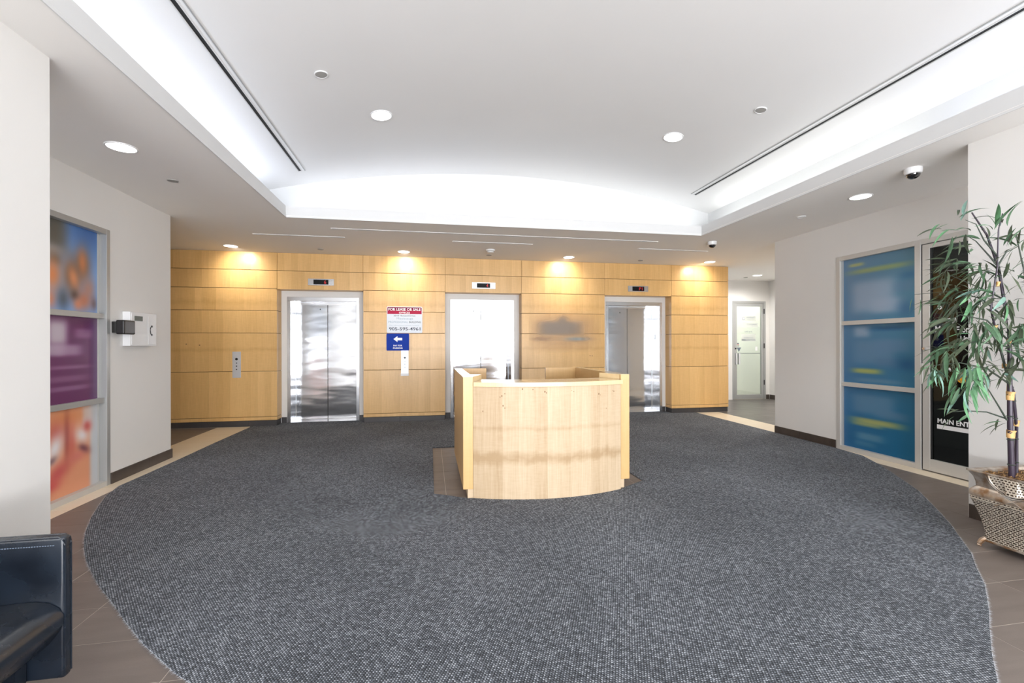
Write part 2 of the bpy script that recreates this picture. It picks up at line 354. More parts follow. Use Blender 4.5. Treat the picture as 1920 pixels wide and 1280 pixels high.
# ------------------------------------------------------------------ mesh helpers
def wo(o):
    v = Vector((0, 0, 0))
    while o: v += o.location; o = o.parent
    return v
class MB:
    def __init__(s): s.v = []; s.f = []
    def add(s, vs, fs):
        n = len(s.v); s.v += [tuple(v) for v in vs]; s.f += [tuple(i+n for i in f) for f in fs]; return s
    def box(s, x0, x1, y0, y1, z0, z1):
        vs = [(x, y, z) for z in (z0, z1) for y in (y0, y1) for x in (x0, x1)]
        return s.add(vs, [(0, 2, 3, 1), (4, 5, 7, 6), (0, 1, 5, 4), (2, 6, 7, 3), (0, 4, 6, 2), (1, 3, 7, 5)])
    def prism(s, poly, z0, z1):
        n = len(poly)
        vs = [(x, y, z0) for x, y in poly]+[(x, y, z1) for x, y in poly]
        fs = [tuple(reversed(range(n))), tuple(range(n, 2*n))]+[(i, (i+1) % n, n+(i+1) % n, n+i) for i in range(n)]
        return s.add(vs, fs)
    def extr(s, poly, axis, a0, a1):
        """poly in the two other axes, extruded along axis 'x' or 'y'"""
        n = len(poly)
        if axis == 'x': pt = lambda p, a: (a, p[0], p[1])
        else: pt = lambda p, a: (p[0], a, p[1])
        vs = [pt(p, a0) for p in poly]+[pt(p, a1) for p in poly]
        fs = [tuple(reversed(range(n))), tuple(range(n, 2*n))]+[(i, (i+1) % n, n+(i+1) % n, n+i) for i in range(n)]
        return s.add(vs, fs)
    def lathe(s, prof, c=(0, 0, 0), n=24):
        vs = []; fs = []
        for r, z in prof:
            for k in range(n):
                a = 2*PI*k/n; vs.append((c[0]+r*math.cos(a), c[1]+r*math.sin(a), c[2]+z))
        for i in range(len(prof)-1):
            for k in range(n):
                k2 = (k+1) % n
                fs.append((i*n+k, i*n+k2, (i+1)*n+k2, (i+1)*n+k))
        fs.append(tuple(range(n))); fs.append(tuple(reversed(range((len(prof)-1)*n, len(prof)*n))))
        return s.add(vs, fs)
    def tube(s, pts, rads, n=8):
        if isinstance(rads, (int, float)): rads = [rads]*len(pts)
        pts = [Vector(p) for p in pts]; vs = []; fs = []
        for i, p in enumerate(pts):
            t = (pts[min(i+1, len(pts)-1)]-pts[max(i-1, 0)]).normalized()
            a = t.cross(Vector((0, 0, 1)))
            if a.length < 0.1: a = t.cross(Vector((0, 1, 0)))
            a.normalize(); b = t.cross(a)
            for k in range(n):
                q = 2*PI*k/n; vs.append(p+(a*math.cos(q)+b*math.sin(q))*rads[i])
        for i in range(len(pts)-1):
            for k in range(n):
                k2 = (k+1) % n; fs.append((i*n+k, i*n+k2, (i+1)*n+k2, (i+1)*n+k))
        fs.append(tuple(reversed(range(n)))); fs.append(tuple(range((len(pts)-1)*n, len(pts)*n)))
        return s.add(vs, fs)
    def build(s, name, mat, parent=None, local=False, smooth=False, bevel=0.0, seg=2):
        off = Vector((0, 0, 0)) if (local or not parent) else wo(parent)
        me = bpy.data.meshes.new(name)
        me.from_pydata([(x-off.x, y-off.y, z-off.z) for x, y, z in s.v], [], s.f); me.update()
        bm = bmesh.new(); bm.from_mesh(me)
        bmesh.ops.recalc_face_normals(bm, faces=bm.faces)
        if bevel:
            bmesh.ops.bevel(bm, geom=bm.edges[:], offset=bevel, segments=seg, affect='EDGES', profile=0.5)
        bm.to_mesh(me); bm.free()
        if smooth:
            me.polygons.foreach_set('use_smooth', [True]*len(me.polygons))
            try: me.set_sharp_from_angle(angle=math.radians(40))
            except Exception: pass
        me.materials.append(mat)
        o = bpy.data.objects.new(name, me); COL.objects.link(o)
        if parent: o.parent = parent
        return o
def tag(o, label=None, cat=None, group=None, kind=None):
    if label: o['label'] = label
    if cat: o['category'] = cat
    if group: o['group'] = group
    if kind: o['kind'] = kind
    return o
def thing(name, label, cat, loc=(0, 0, 0), group=None):
    o = bpy.data.objects.new(name, None); COL.objects.link(o); o.location = loc
    o.empty_display_size = 0.1
    return tag(o, label, cat, group)
def struct_root(name, label=None, loc=(0, 0, 0)):
    o = bpy.data.objects.new(name, None); COL.objects.link(o); o.location = loc; o.empty_display_size = 0.1
    return tag(o, label, None, None, 'structure')
def struct(o, label=None): return tag(o, label, None, None, 'structure')
def copy_tree(o, parent=None):
    c = o.copy(); COL.objects.link(c); c.parent = parent
    for ch in [x for x in bpy.data.objects if x.parent == o]: copy_tree(ch, c)
    return c
def text(s, name, mat, rect, plane, at, parent, weight=0.0, thick=0.001, label=None):
    """flat lettering fitted to rect=(a0,a1,z0,z1); plane 'y-' faces -y, 'x-' faces -x (a runs from +y to -y), 'x+' faces +x"""
    cu = bpy.data.curves.new(name, 'FONT'); cu.body = s; cu.size = 1; cu.offset = weight; cu.extrude = 0
    cu.resolution_u = 3
    o = bpy.data.objects.new(name, cu); COL.objects.link(o)
    dg = bpy.context.evaluated_depsgraph_get(); dg.update()
    me = bpy.data.meshes.new_from_object(o.evaluated_get(dg))
    bpy.data.objects.remove(o); bpy.data.curves.remove(cu)
    xs = [v.co.x for v in me.vertices]; ys = [v.co.y for v in me.vertices]
    x0, x1, y0, y1 = min(xs), max(xs), min(ys), max(ys)
    a0, a1, z0, z1 = rect
    off = wo(parent)
    for v in me.vertices:
        a = a0+(v.co.x-x0)/(x1-x0)*(a1-a0); z = z0+(v.co.y-y0)/max(1e-6, (y1-y0))*(z1-z0)
        p = (a, at, z) if plane == 'y-' else (at, a, z)
        v.co = Vector(p)-off
    me.materials.clear(); me.materials.append(mat)
    me.name = name
    r = bpy.data.objects.new(name, me); COL.objects.link(r); r.parent = parent
    if label: r['label'] = label
    return r
def decal(name, mat, pts, parent, label=None):
    """thin flat polygon"""
    o = MB().add(pts, [tuple(range(len(pts)))]).build(name, mat, parent)
    if label: o['label'] = label
    return o
def printed(name, plane, at, a0, a1, z0, z1, base, blobs, parent, nx=48, nz=64, label=None, alpha=None):
    """print built as a colour attribute on a fine grid. blob=(a,z,sa,sz,color,strength,hardness[,rot])"""
    off = wo(parent); vs = []; cols = []
    for j in range(nz+1):
        for i in range(nx+1):
            a = a0+(a1-a0)*i/nx; z = z0+(z1-z0)*j/nz
            c = list(base(a, z)) if callable(base) else list(base)
            al = 1.0 if alpha is None else alpha
            for bl in blobs:
                (ca, cz, sa, sz, col, st, hd) = bl[:7]
                da, dz = a-ca, z-cz
                if len(bl) > 7:
                    q = bl[7]; da, dz = da*math.cos(q)+dz*math.sin(q), -da*math.sin(q)+dz*math.cos(q)
                if hd >= 4:
                    k = math.exp(-(abs(da)/sa)**hd-(abs(dz)/sz)**hd)*st
                else:
                    k = math.exp(-((da/sa)**2+(dz/sz)**2)**(hd/2))*st
                c = [x*(1-k)+y*k for x, y in zip(c, col)]
                if alpha is not None: al = al*(1-k)+k*1.0
            cols.append((*[((x/255+0.055)/1.055)**2.4 if x > 10 else x/255/12.92 for x in c], al))
            p = (a, at, z) if plane == 'y' else (at, a, z)
            vs.append(tuple(Vector(p)-off))
    fs = [(j*(nx+1)+i, j*(nx+1)+i+1, (j+1)*(nx+1)+i+1, (j+1)*(nx+1)+i) for j in range(nz) for i in range(nx)]
    me = bpy.data.meshes.new(name); me.from_pydata(vs, [], fs); me.update()
    ca = me.color_attributes.new('print', 'FLOAT_COLOR', 'POINT')
    ca.data.foreach_set('color', [x for c in cols for x in c])
    me.materials.append(M['print'] if alpha is None else M['printa'])
    o = bpy.data.objects.new(name, me); COL.objects.link(o); o.parent = parent
    if label: o['label'] = label
    return o

# ------------------------------------------------------------------ dimensions (metres; x along the lift wall, y depth)
HC = 2.904
XL, XR = -3.064, 5.189        # recessed side walls
XA, XB = -2.019, 4.135        # near side walls
YA, YE = 2.87, 6.14           # where near walls end / recessed walls end
YB, YW = 8.228, 8.47          # veneer face / white wall of the lift niches
YD = 8.79                     # lift doors
YC = 9.97                     # corridor end wall
XCR = 8.27                    # corridor right wall
YF = -4.0                     # glazed front wall
TX0, TX1, TY0, TY1 = -1.716, 3.825, -2.6, 5.928      # tray opening
LIP = 3.040

# ------------------------------------------------------------------ floor
S1, S2, S3, S4 = -3.435, -2.905, 4.99, 5.66
slab = MB().box(-6.2, 9.4, -4.3, 11.2, -0.15, -0.0013).build('floor', M['grout'])
struct(slab, 'tiled lobby floor in brown grey porcelain with pale joints')
outer = [(-2.93, 8.215), (-2.52, 8.215), (-2.52, 8.465), (-1.134, 8.465), (-1.134, 8.215), (0.274, 8.215), (0.274, 8.465), (1.663, 8.465),
         (1.663, 8.215), (3.281, 8.215), (3.281, 8.465), (4.655, 8.465), (4.655, 8.215), (5.16, 8.20),
         (5.165, 7.2), (5.165, 6.2), (5.165, 5.1), (5.12, 4.65), (4.93, 4.28), (4.744, 3.98), (4.4, 3.45), (4.014, 2.991), (3.80, 2.75), (3.609, 2.555), (3.42, 2.36),
         (3.231, 2.204), (3.05, 2.04), (2.913, 1.939), (2.75, 1.82), (2.599, 1.719), (2.388, 1.571), (2.221, 1.443), (1.8, 1.2),
         (1.4, 1.08), (0.9, 1.05), (0.3, 1.2), (-0.3, 1.55), (-0.62, 1.80), (-0.918, 2.0), (-1.026, 2.083), (-1.268, 2.313), (-1.46, 2.52), (-1.643, 2.727), (-1.83, 2.93),
         (-2.002, 3.137), (-2.14, 3.31), (-2.253, 3.473), (-2.35, 3.62), (-2.437, 3.768), (-2.60, 4.08), (-2.73, 4.37), (-2.85, 4.66), (-2.925, 4.95), (-2.915, 5.4), (-2.91, 6.0), (-2.915, 6.9), (-2.90, 8.1)]
hole = [(0.035, 6.05), (0.035, 4.17), (0.18, 4.09), (0.322, 3.992)]+[(.372+1.38*k/12, 3.8505+(.372+1.38*k/12-1.06)**2/3.4) for k in range(13)]+[(1.803, 4.035), (2.065, 4.20), (2.065, 6.05)]
def inpoly(x, y, poly):
    c = False; n = len(poly)
    for i in range(n):
        x1, y1 = poly[i]; x2, y2 = poly[(i+1) % n]
        if (y1 > y) != (y2 > y) and x < (x2-x1)*(y-y1)/(y2-y1)+x1: c = not c
    return c
areas = [(-5.45, XCR-.01, YE+.002, 8.215), (5.91, XCR-.01, 8.215, YC-.01), (XL+.002, XA-.001, YF+.1, YE+.002),
         (XA+.001, XB-.001, YF+.1, YE+.002), (XB-.001, XR-.002, YF+.1, YE+.002)]
bands = [(-9, S1), (S2, S3), (S4, 12)]
GX, GY, DX, DY = -1.067, 2.37, 0.6050, 0.3178
cache = {}
def tile_box(w, d, mat, name, parent, x, y, z1=0.0, t=0.0012):
    key = (round(w, 3), round(d, 3), mat.name, t)
    if key not in cache:
        g = 0.0019
        me = MB().box(g, w-g, g, d-g, -t, 0).build(name, mat, None, bevel=0.0003, seg=1)
        cache[key] = me.data; bpy.data.objects.remove(me)
    o = bpy.data.objects.new(name, cache[key]); COL.objects.link(o); o.parent = parent; o.location = (x, y, z1)
    return o
far_tiles = MB(); nt_ = 0
for i in range(-9, 17):
    for j in range(-21, 26):
        cx0, cx1 = GX+i*DX, GX+(i+1)*DX; cy0, cy1 = GY+j*DY, GY+(j+1)*DY
        for (ax0, ax1, ay0, ay1) in areas:
            for (b0, b1) in bands:
                x0, x1 = max(cx0, ax0, b0), min(cx1, ax1, b1); y0, y1 = max(cy0, ay0), min(cy1, ay1)
                if x1-x0 < 0.012 or y1-y0 < 0.012: continue
                pts = [(x0, y0), (x1, y0), (x1, y1), (x0, y1), ((x0+x1)/2, (y0+y1)/2)]
                if all(inpoly(px, py, outer) and not inpoly(px, py, hole) for px, py in pts): continue
                if y1 < 1.3 or x0 < -4.5:
                    far_tiles.box(x0+.0016, x1-.0016, y0+.0016, y1-.0016, -0.0012, 0); continue
                tile_box(x1-x0, y1-y0, M['tileg'] if x0 > 5.3 else M['tile'], 'floor_tile', slab, x0, y0); nt_ += 1
tag(far_tiles.build('floor_tiling', M['tile'], slab), kind='stuff')
for (x0, x1, ya, yb_) in ((S1, S2, YE, 8.215), (XL+.002, S2, 1.5, YE), (S3, S4, YE, 8.215), (S3, XR-.002, 1.5, YE)):
    y = yb_
    while y > ya+0.02:
        yy = max(ya, y-0.605)
        tile_box(x1-x0, y-yy, M['beige'], 'border_tile', slab, x0, yy, 0.0004)
        y = yy
# carpet
def flat_with_hole(name, mat, z0, z1):
    loops = [[Vector((x, y, 0)) for x, y in outer], [Vector((x, y, 0)) for x, y in hole]]
    tris = tessellate_polygon(loops)
    pts = [(x, y) for x, y in outer]+[(x, y) for x, y in hole]
    n = len(pts); no = len(outer)
    vs = [(x, y, z1) for x, y in pts]+[(x, y, z0) for x, y in pts]
    fs = [tuple(t) for t in tris]
    for (s, e) in ((0, no), (no, n)):
        m = e-s
        for k in range(m):
            a, b_ = s+k, s+(k+1) % m; fs.append((a, b_, n+b_, n+a))
    return MB().add(vs, fs).build(name, mat)
carpet = flat_with_hole('carpet', M['carpet'], 0.001, 0.009)
tag(carpet, 'charcoal flecked loop carpet cut to a rounded outline across the lobby floor', 'carpet')
fr = MB()
for k in range(len(outer)):
    a = Vector((*outer[k], 0)); b_ = Vector((*outer[(k+1) % len(outer)], 0))
    if max(a.y, b_.y) > 4.7 or min(a.y, b_.y) < 0.9: continue
    L_ = (b_-a).length; d = (b_-a).normalized(); nrm = Vector((-d.y, d.x, 0))
    mid = (a+b_)/2+nrm*0.05
    if inpoly(mid.x, mid.y, outer): nrm = -nrm
    for q in range(int(L_*420)):
        p = a+d*random.uniform(0, L_)-nrm*0.003
        ln = random.uniform(0.005, 0.020); w = 0.0015
        dr = (nrm+d*random.uniform(-.9, .9)).normalized()
        z = random.uniform(0.003, 0.009)
        e_ = p+dr*ln
        fr.add([(p.x-d.x*w, p.y-d.y*w, z), (p.x+d.x*w, p.y+d.y*w, z), (e_.x, e_.y, 0.0015+random.random()*.006)], [(0, 1, 2)])
tag(fr.build('frayed_edge', M['fibre'], carpet), kind='stuff')

# ------------------------------------------------------------------ ceiling: soffit, lit tray, vault
c = MB()
c.box(-6.2, TX0, YF-.3, 11.2, HC, HC+.02); c.box(TX1, 9.4, YF-.3, 11.2, HC, HC+.02)
c.box(TX0, TX1, TY1, 11.2, HC, HC+.02); c.box(TX0, TX1, YF-.3, TY0, HC, HC+.02)
sof = struct(c.build('ceiling', M['soffit']), 'lower flat soffit running around the lit ceiling tray')
COVE = 0.30
VX0, VX1, VY0, VY1 = TX0-COVE, TX1+COVE, TY0-COVE, TY1+COVE
VC = (VX0+VX1)/2; SPR = 3.315; APX = 3.69
hw = (VX1-VX0)/2; rise = APX-SPR; VR = (hw*hw+rise*rise)/(2*rise)
def vz(x): return APX-(VR-math.sqrt(VR*VR-(x-VC)**2))
n = 48; vs = []; fs = []
for k in range(n+1):
    x = VX0-.05+(VX1-VX0+.1)*k/n
    for (y, dz) in ((VY0-.05, 0), (VY1+.05, 0), (VY1+.05, .06), (VY0-.05, .06)): vs.append((x, y, vz(x)+dz))
for k in range(n):
    for q in range(4): a = k*4+q; b_ = k*4+(q+1) % 4; fs.append((a, b_, b_+4, a+4))
fs += [(0, 1, 2, 3), (n*4+3, n*4+2, n*4+1, n*4)]
struct(MB().add(vs, fs).build('ceiling', M['ceil'], smooth=True), 'shallow barrel vault glowing from the cove lights')
c = MB()
c.box(VX0-.05, VX0, VY0-.05, VY1+.05, HC+.02, SPR+.03); c.box(VX1, VX1+.05, VY0-.05, VY1+.05, HC+.02, SPR+.03)
struct(c.build('trim_1', M['cove']), 'upright side walls of the ceiling cove')
for (y0, y1) in ((VY1, VY1+.05), (VY0-.05, VY0)):
    poly = [(VX0, HC+.02), (VX1, HC+.02)]+[(VX1+(VX0-VX1)*k/40, vz(VX1+(VX0-VX1)*k/40)+.02) for k in range(41)]
    struct(MB().extr(poly, 'y', y0, y1).build('trim_2', M['cove']), 'arched end wall under the vault')
c = MB()
for (x0, x1, y0, y1) in ((TX0-.025, TX0, TY0-.025, TY1+.025), (TX1, TX1+.025, TY0-.025, TY1+.025), (TX0, TX1, TY1, TY1+.025), (TX0, TX1, TY0-.025, TY0)):
    c.box(x0, x1, y0, y1, HC+.0205, LIP)
tr = struct(c.build('trim_3', M['trimw']), 'white lip framing the ceiling tray')
c = MB(); e = 0.008
c.box(TX0+.0005, TX0+e, TY0, TY1, HC-.006, HC+.012); c.box(TX1-e, TX1, TY0, TY1, HC-.006, HC+.012)
c.box(TX0+e, TX1-e, TY1-e, TY1, HC-.006, HC+.012); c.box(TX0+e, TX1-e, TY0, TY0+e, HC-.006, HC+.012)
c.build('corner_bead', M['trimw'], tr)
# fluorescent tubes and their light in the cove
COOL = (0.74, 0.82, 1.0); NEUT = (0.97, 1.0, 0.96)
def cove(x0, x1, y0, y1, power, color, where):
    t = thing('cove_tube', 'lit strip tube behind the ceiling lip, '+where, 'lamp', ((x0+x1)/2, (y0+y1)/2, HC+.02), 'strip tubes in the ceiling cove')
    along_x = (x1-x0) > (y1-y0)
    pts = [(x0+.05, (y0+y1)/2, HC+.055), (x1-.05, (y0+y1)/2, HC+.055)] if along_x else [((x0+x1)/2, y0+.05, HC+.055), ((x0+x1)/2, y1-.05, HC+.055)]
    MB().tube(pts, 0.013, 8).build('tube', M['tube'], t)
    MB().box(x0+.06, x1-.06, y0+.02, y1-.02, HC+.021, HC+.035).build('batten', M['whitep'], t)
    l = area_light('cove_light', (0, 0, .06), (PI, 0, 0), x1-x0-.1 if along_x else .06, .06 if along_x else y1-y0-.1, power, color, t)
WH = ('nearest the entrance', 'middle length', 'nearest the lifts')
for k in range(3):
    y0 = TY0+(TY1-TY0)*k/3; y1 = TY0+(TY1-TY0)*(k+1)/3
    cove(VX0+.04, VX0+.14, y0+.03, y1-.03, P_COVE, COOL, 'left cove, '+WH[k])
    cove(VX1-.14, VX1-.04, y0+.03, y1-.03, P_COVE, COOL if k < 2 else NEUT, 'right cove, '+WH[k])
for k in range(2):
    x0 = TX0+(TX1-TX0)*k/2; x1 = TX0+(TX1-TX0)*(k+1)/2
    cove(x0+.03, x1-.03, VY1-.14, VY1-.04, P_COVE_BACK, COOL if k == 0 else NEUT, 'far cove, '+('left half', 'right half')[k])

# ------------------------------------------------------------------ walls
FZ = 2.468   # head of the shop fronts
def wbox(name, label, *boxes, mat=None):
    c = MB()
    for b_ in boxes: c.box(*b_)
    return struct(c.build(name, mat or M['wall']), label)
WL = wbox('wall_left', 'white recessed left wall with the poster window',
     (XL-.2, XL, 5.06, YE-.02, 0, HC), (XL-.2, XL, YF, 5.06, FZ, HC), (XL-.2, XL, YF, 3.02, 0, FZ), (-5.5, XL-.2, YE-.2, YE-.02, 0, HC))
wbox('wall_left', 'white pillar in the left foreground in front of the poster window', (XA-.30, XA, 2.22, YA-.002, 0, HC))
WR = wbox('wall_right', 'white recessed right wall with the blue window and glass door',
     (XR, XR+.2, 5.07, YE, 0, HC), (XR, XR+.2, YF, 5.07, FZ, HC), (XR, XR+.2, YF, 3.04, 0, FZ), (XR+.2, XCR+.2, YE-.2, YE, 0, HC))
wbox('wall_right', 'white pillar behind the potted bamboo', (XB, XB+.30, 1.95, YA-.002, 0, HC))
wbox('wall_right', 'corridor side wall beyond the right passage', (XCR, XCR+.15, YE, YC, 0, HC))
wbox('wall_back', 'corridor end wall around the far glass door', (5.9, 7.25, YC, YC+.15, 0, HC), (8.165, XCR+.15, YC, YC+.15, 0, HC), (7.25, 8.165, YC, YC+.15, 2.405, HC))
wbox('wall_left', 'end of the left passage', (-5.5, -5.4, YE-.02, 8.6, 0, HC))
# glazed front wall behind the camera
wf = wbox('wall_front', 'entrance wall behind the photographer', (XL-.2, XR+.2, YF-.15, YF, 0, 0.45), (XL-.2, XR+.2, YF-.15, YF, 2.80, HC), (XL-.2, XL+.12, YF-.15, YF, .45, 2.8), (XR-.12, XR+.2, YF-.15, YF, .45, 2.8))
wn_ = struct_root('window_3', 'entrance glazing behind the photographer', (1.06, YF, .45))
for k in range(8):
    x = XL+.12+(XR-XL-.24)*k/7
    MB().box(x-.03, x+.03, YF-.1, YF-.04, .45, 2.8).build('mullion', M['alumg'], wn_)
MB().box(XL+.12, XR-.12, YF-.095, YF-.045, 1.96, 2.08).build('transom', M['alumg'], wn_)
MB().box(XL+.12, XR-.12, YF-.095, YF-.045, 1.22, 1.28).build('transom', M['alumg'], wn_)
# solid closing walls behind the veneer
c = MB()
ops = [(-2.375, -1.286), (0.43, 1.51), (3.45, 4.53)]
fo = 0.055
xs = [-5.4]+[v for a, b_ in ops for v in (a-fo, b_+fo)]+[5.88]
for k in range(0, len(xs), 2): c.box(xs[k], xs[k+1], YW, YW+.10, 0, HC)
for a, b_ in ops: c.box(a-fo, b_+fo, YW, YW+.10, 2.19, HC)
struct(c.build('wall_back', M['wall']), 'white plaster wall set back around the lift doors')
# veneer piers and lintels
piers = [(-5.4, -2.52), (-1.134, 0.274), (1.663, 3.281), (4.655, 5.896)]
rows = [(2.606, HC-.002), (2.300, 2.598), (1.931, 2.292), (1.555, 1.923), (0.918, 1.547), (0.160, 0.910), (0.098, 0.152)]
wv = MB()
gi = 0.012
for (a, b_) in piers: wv.box(a+gi, b_-gi, YB+gi, YW-.001, 0.094, HC-.003)
lint = [(-2.52, -1.134), (0.274, 1.663), (3.281, 4.655)]
for (a, b_) in lint: wv.box(a-gi*1.5, b_+gi*1.5, YB+gi, YW-.001, 2.304, HC-.003)
wall_b = struct(wv.build('wall_back', M['wooddark']), 'maple veneer lift wall of stacked horizontal panels')
for (a, b_) in piers:
    for (z0, z1) in rows:
        MB().box(a+.002, b_-.002, YB, YW-.004, z0, z1).build('veneer_panel', M['wood'], wall_b, bevel=0.002, seg=1)
for (a, b_) in lint:
    for (z0, z1) in ((2.606, HC-.002), (2.290, 2.598)):
        MB().box(a+.002, b_-.002, YB+.0015, YW-.004, z0, z1).build('veneer_panel', M['wood'], wall_b, bevel=0.002, seg=1)
for (x, z) in ((-3.892, 1.369), (-3.697, 1.352), (3.027, 1.135), (2.985, 1.139)):
    MB().extr([(x+.011*math.cos(q*PI/4), z+.009*math.sin(q*PI/4)) for q in range(8)], 'y', YB-.0015, YB+.002).build('anchor_hole', M['knot'], wall_b)
# baseboards of dark tile
def base_run(name, label, axis, a0, a1, at0, at1, h, mat):
    r = struct_root(name, label, (0, 0, 0))
    a = a0
    while a < a1-.01:
        e = min(a1, a+.605)
        m = MB().box(a+.001, e-.001, at0, at1, 0.0, h) if axis == 'x' else MB().box(at0, at1, a+.001, e-.001, 0.0, h)
        m.build('base_tile', mat, r, bevel=0.002, seg=1); a = e
for (a, b_) in piers: base_run('baseboard_back', 'charcoal tile plinth under the maple wall', 'x', a+.01, b_-.01, YB+.012, YW-.002, .092, M['basek'])
for a, b_ in ((-2.52, -2.435), (-1.23, -1.134), (.274, .372), (1.568, 1.663), (3.281, 3.392), (4.588, 4.655)):
    base_run('baseboard_back', 'charcoal tile plinth beside the lift frame', 'x', a, b_, YW-.014, YW-.001, .105, M['basek'])
base_run('baseboard_left', 'brown tile baseboard under the wall telephone', 'y', 5.065, YE-.005, XL, XL+.013, .108, M['base'])
base_run('baseboard_left', 'brown tile baseboard on the wall end', 'x', XL-.6, XL+.013, YE-.02, YE-.006, .108, M['base'])
base_run('baseboard_left', 'brown tile baseboard of the left pillar', 'y', 2.22, YA-.01, XA, XA+.013, .108, M['base'])
base_run('baseboard_right', 'brown tile baseboard left of the blue window', 'y', 5.075, YE, XR-.013, XR, .108, M['base'])
base_run('baseboard_right', 'brown tile baseboard behind the planter', 'y', 1.95, YA-.01, XB-.013, XB, .108, M['base'])
base_run('baseboard_right', 'brown tile baseboard beside the corridor door', 'x', 8.17, XCR-.015, YC-.014, YC-.001, .108, M['base'])
base_run('baseboard_right', 'brown tile baseboard along the corridor', 'y', YE+.2, YC-.02, XCR-.013, XCR-.001, .108, M['base'])

# ------------------------------------------------------------------ lifts
names = ['leftmost lift, its brushed steel doors beside the lease sign', 'middle lift, steel doors partly behind the reception desk', 'rightmost lift, steel doors on the desk right']
disp = [('6', -2.03, -1.61), ('4', 0.751, 1.178), ('P1', 3.749, 4.166)]
for k, (a, b_) in enumerate(ops):
    t = thing('lift_door', names[k], 'elevator', ((a+b_)/2, YW, 0))
    m = (a+b_)/2
    # frame
    for (x0, x1) in ((a-fo, a), (b_, b_+fo)):
        MB().box(x0, x1, YW-.012, YD-.01, 0.001, 2.115).build('jamb', M['steelj'], t, bevel=.003, seg=1)
    MB().box(a-fo, b_+fo, YW-.012, YD-.01, 2.117, 2.189).build('header', M['steelj'], t, bevel=.003, seg=1)
    for (x0, x1) in ((a+.002, m-.004), (m+.004, b_-.002)):
        d = MB().box(x0, x1, YD, YD+.03, 0.012, 2.108).build('door_panel', M['steel'], t, bevel=.002, seg=1)
    MB().box(m-.004, m+.004, YD+.012, YD+.02, .012, 2.108).build('door_gap', M['black'], t)
    MB().box(a+.001, b_-.001, YD-.03, YD-.002, 2.078, 2.114).build('head_channel', M['chrome'], t)
    MB().box(a, b_, YW-.005, YD-.003, 0.001, 0.010).build('sill', M['steelj'], t)
    # keyhole and floor plates on the jambs
    kx = m-.13 if k != 2 else m-.16
    MB().extr([(kx+.009*math.cos(q*PI/4), 2.0+.012*math.sin(q*PI/4)) for q in range(8)], 'y', YD-.003, YD).build('keyhole', M['blackp'], t)
    if k == 0: MB().box(a+.0005, a+.004, 8.60, 8.68, 1.44, 1.56).build('floor_plate', M['plate'], t); text('2', 'floor_numeral', M['ink'], (8.615, 8.665, 1.46, 1.54), 'x', a+.0045, t)
    else: MB().box(b_-.004, b_-.0005, 8.60, 8.68, 1.44, 1.56).build('floor_plate', M['plate'], t); text('2', 'floor_numeral', M['ink'], (8.665, 8.615, 1.46, 1.54), 'x', b_-.0045, t)
    s, x0, x1 = disp[k]
    z0, z1 = 2.365, 2.478
    u = thing('floor_indicator', ['steel floor indicator showing 6 above the leftmost lift', 'steel floor indicator showing 4 above the middle lift', 'steel floor indicator with faint red digits above the rightmost lift'][k], 'display', ((x0+x1)/2, YB, z0), 'floor indicators above the lifts')
    MB().box(x0, x1, YB-.012, YB-.0005, z0, z1).build('face_plate', M['plate'] if k == 1 else M['steelj'], u, bevel=.002, seg=1)
    sx0, sx1 = x0+.09, x0+.33
    MB().box(sx0, sx1, YB-.016, YB-.011, z0+.016, z1-.016).build('screen', M['screen'], u)
    w = .035*len(s)
    text(s, 'digit', M['red'], (sx1-.035-w, sx1-.035, z0+.028, z1-.028), 'y-', YB-.0165, u)
# call button plates
for (x0, x1, z0, z1, lab, up) in ((-3.205, -3.077, .813, 1.245, 'grey call button plate left of the leftmost lift', 0),
                          (-.495, -.368, .819, 1.251, 'pale call button plate hanging below the blue parking sign', 1)):
    t = thing('call_button_plate', lab, 'call button', ((x0+x1)/2, YB, z0), 'lift call button plates')
    MB().box(x0, x1, YB-.009, YB-.0005, z0, z1).build('plate', M['plate'], t, bevel=.002, seg=1)
    xm = (x0+x1)/2
    for (zz, r) in ((z1-.125, .021), (z1-.19, .010), (z1-.24, .010), (z1-.295, .010)):
        MB().extr([(xm+r*math.cos(q*PI/6), zz+r*math.sin(q*PI/6)) for q in range(12)], 'y', YB-.013, YB-.0085).build('button', M['blackp'] if (not up or r > .02) else M['inkg'], t)
    if up: MB().box(x0-.004, x1+.004, YB-.03, YB-.006, z0-.01, z0+.035).build('brochure_lip', M['whitep'], t)
# signs
t = thing('lease_sign', 'white and crimson sign reading FOR LEASE OR SALE with a phone number', 'sign', (-.43, YB, 1.56))
x0, x1, z0, z1 = -.738, -.128, 1.560, 2.022
c = MB()
def rrect(x0, x1, z0, z1, r, n=4):
    p = []
    for (cx, cz, a0) in ((x1-r, z1-r, 0), (x0+r, z1-r, PI/2), (x0+r, z0+r, PI), (x1-r, z0+r, 1.5*PI)):
        for k in range(n+1): a = a0+PI/2*k/n; p.append((cx+r*math.cos(a), cz+r*math.sin(a)))
    return p
MB().extr(rrect(x0, x1, z0, z1, .02), 'y', YB-.010, YB-.0005).build('board', M['signwhite'], t)
MB().extr(rrect(x0+.012, x1-.012, 1.945, z1-.012, .012), 'y', YB-.0112, YB-.0098).build('banner', M['signdark'], t)
MB().box(x0+.012, x1-.012, YB-.0114, YB-.0099, 1.893, 1.955).build('banner', M['signred'], t)
text('FOR LEASE OR SALE', 'lettering', M['letterw'], (x0+.028, x1-.028, 1.948, 1.996), 'y-', YB-.0122, t, .018)
text('OFFICES', 'lettering', M['letterw'], (-.53, -.34, 1.900, 1.932), 'y-', YB-.0122, t, .018)
text('2010 Howard Drive', 'lettering', M['ink'], (-.62, -.25, 1.848, 1.875), 'y-', YB-.0108, t, .01)
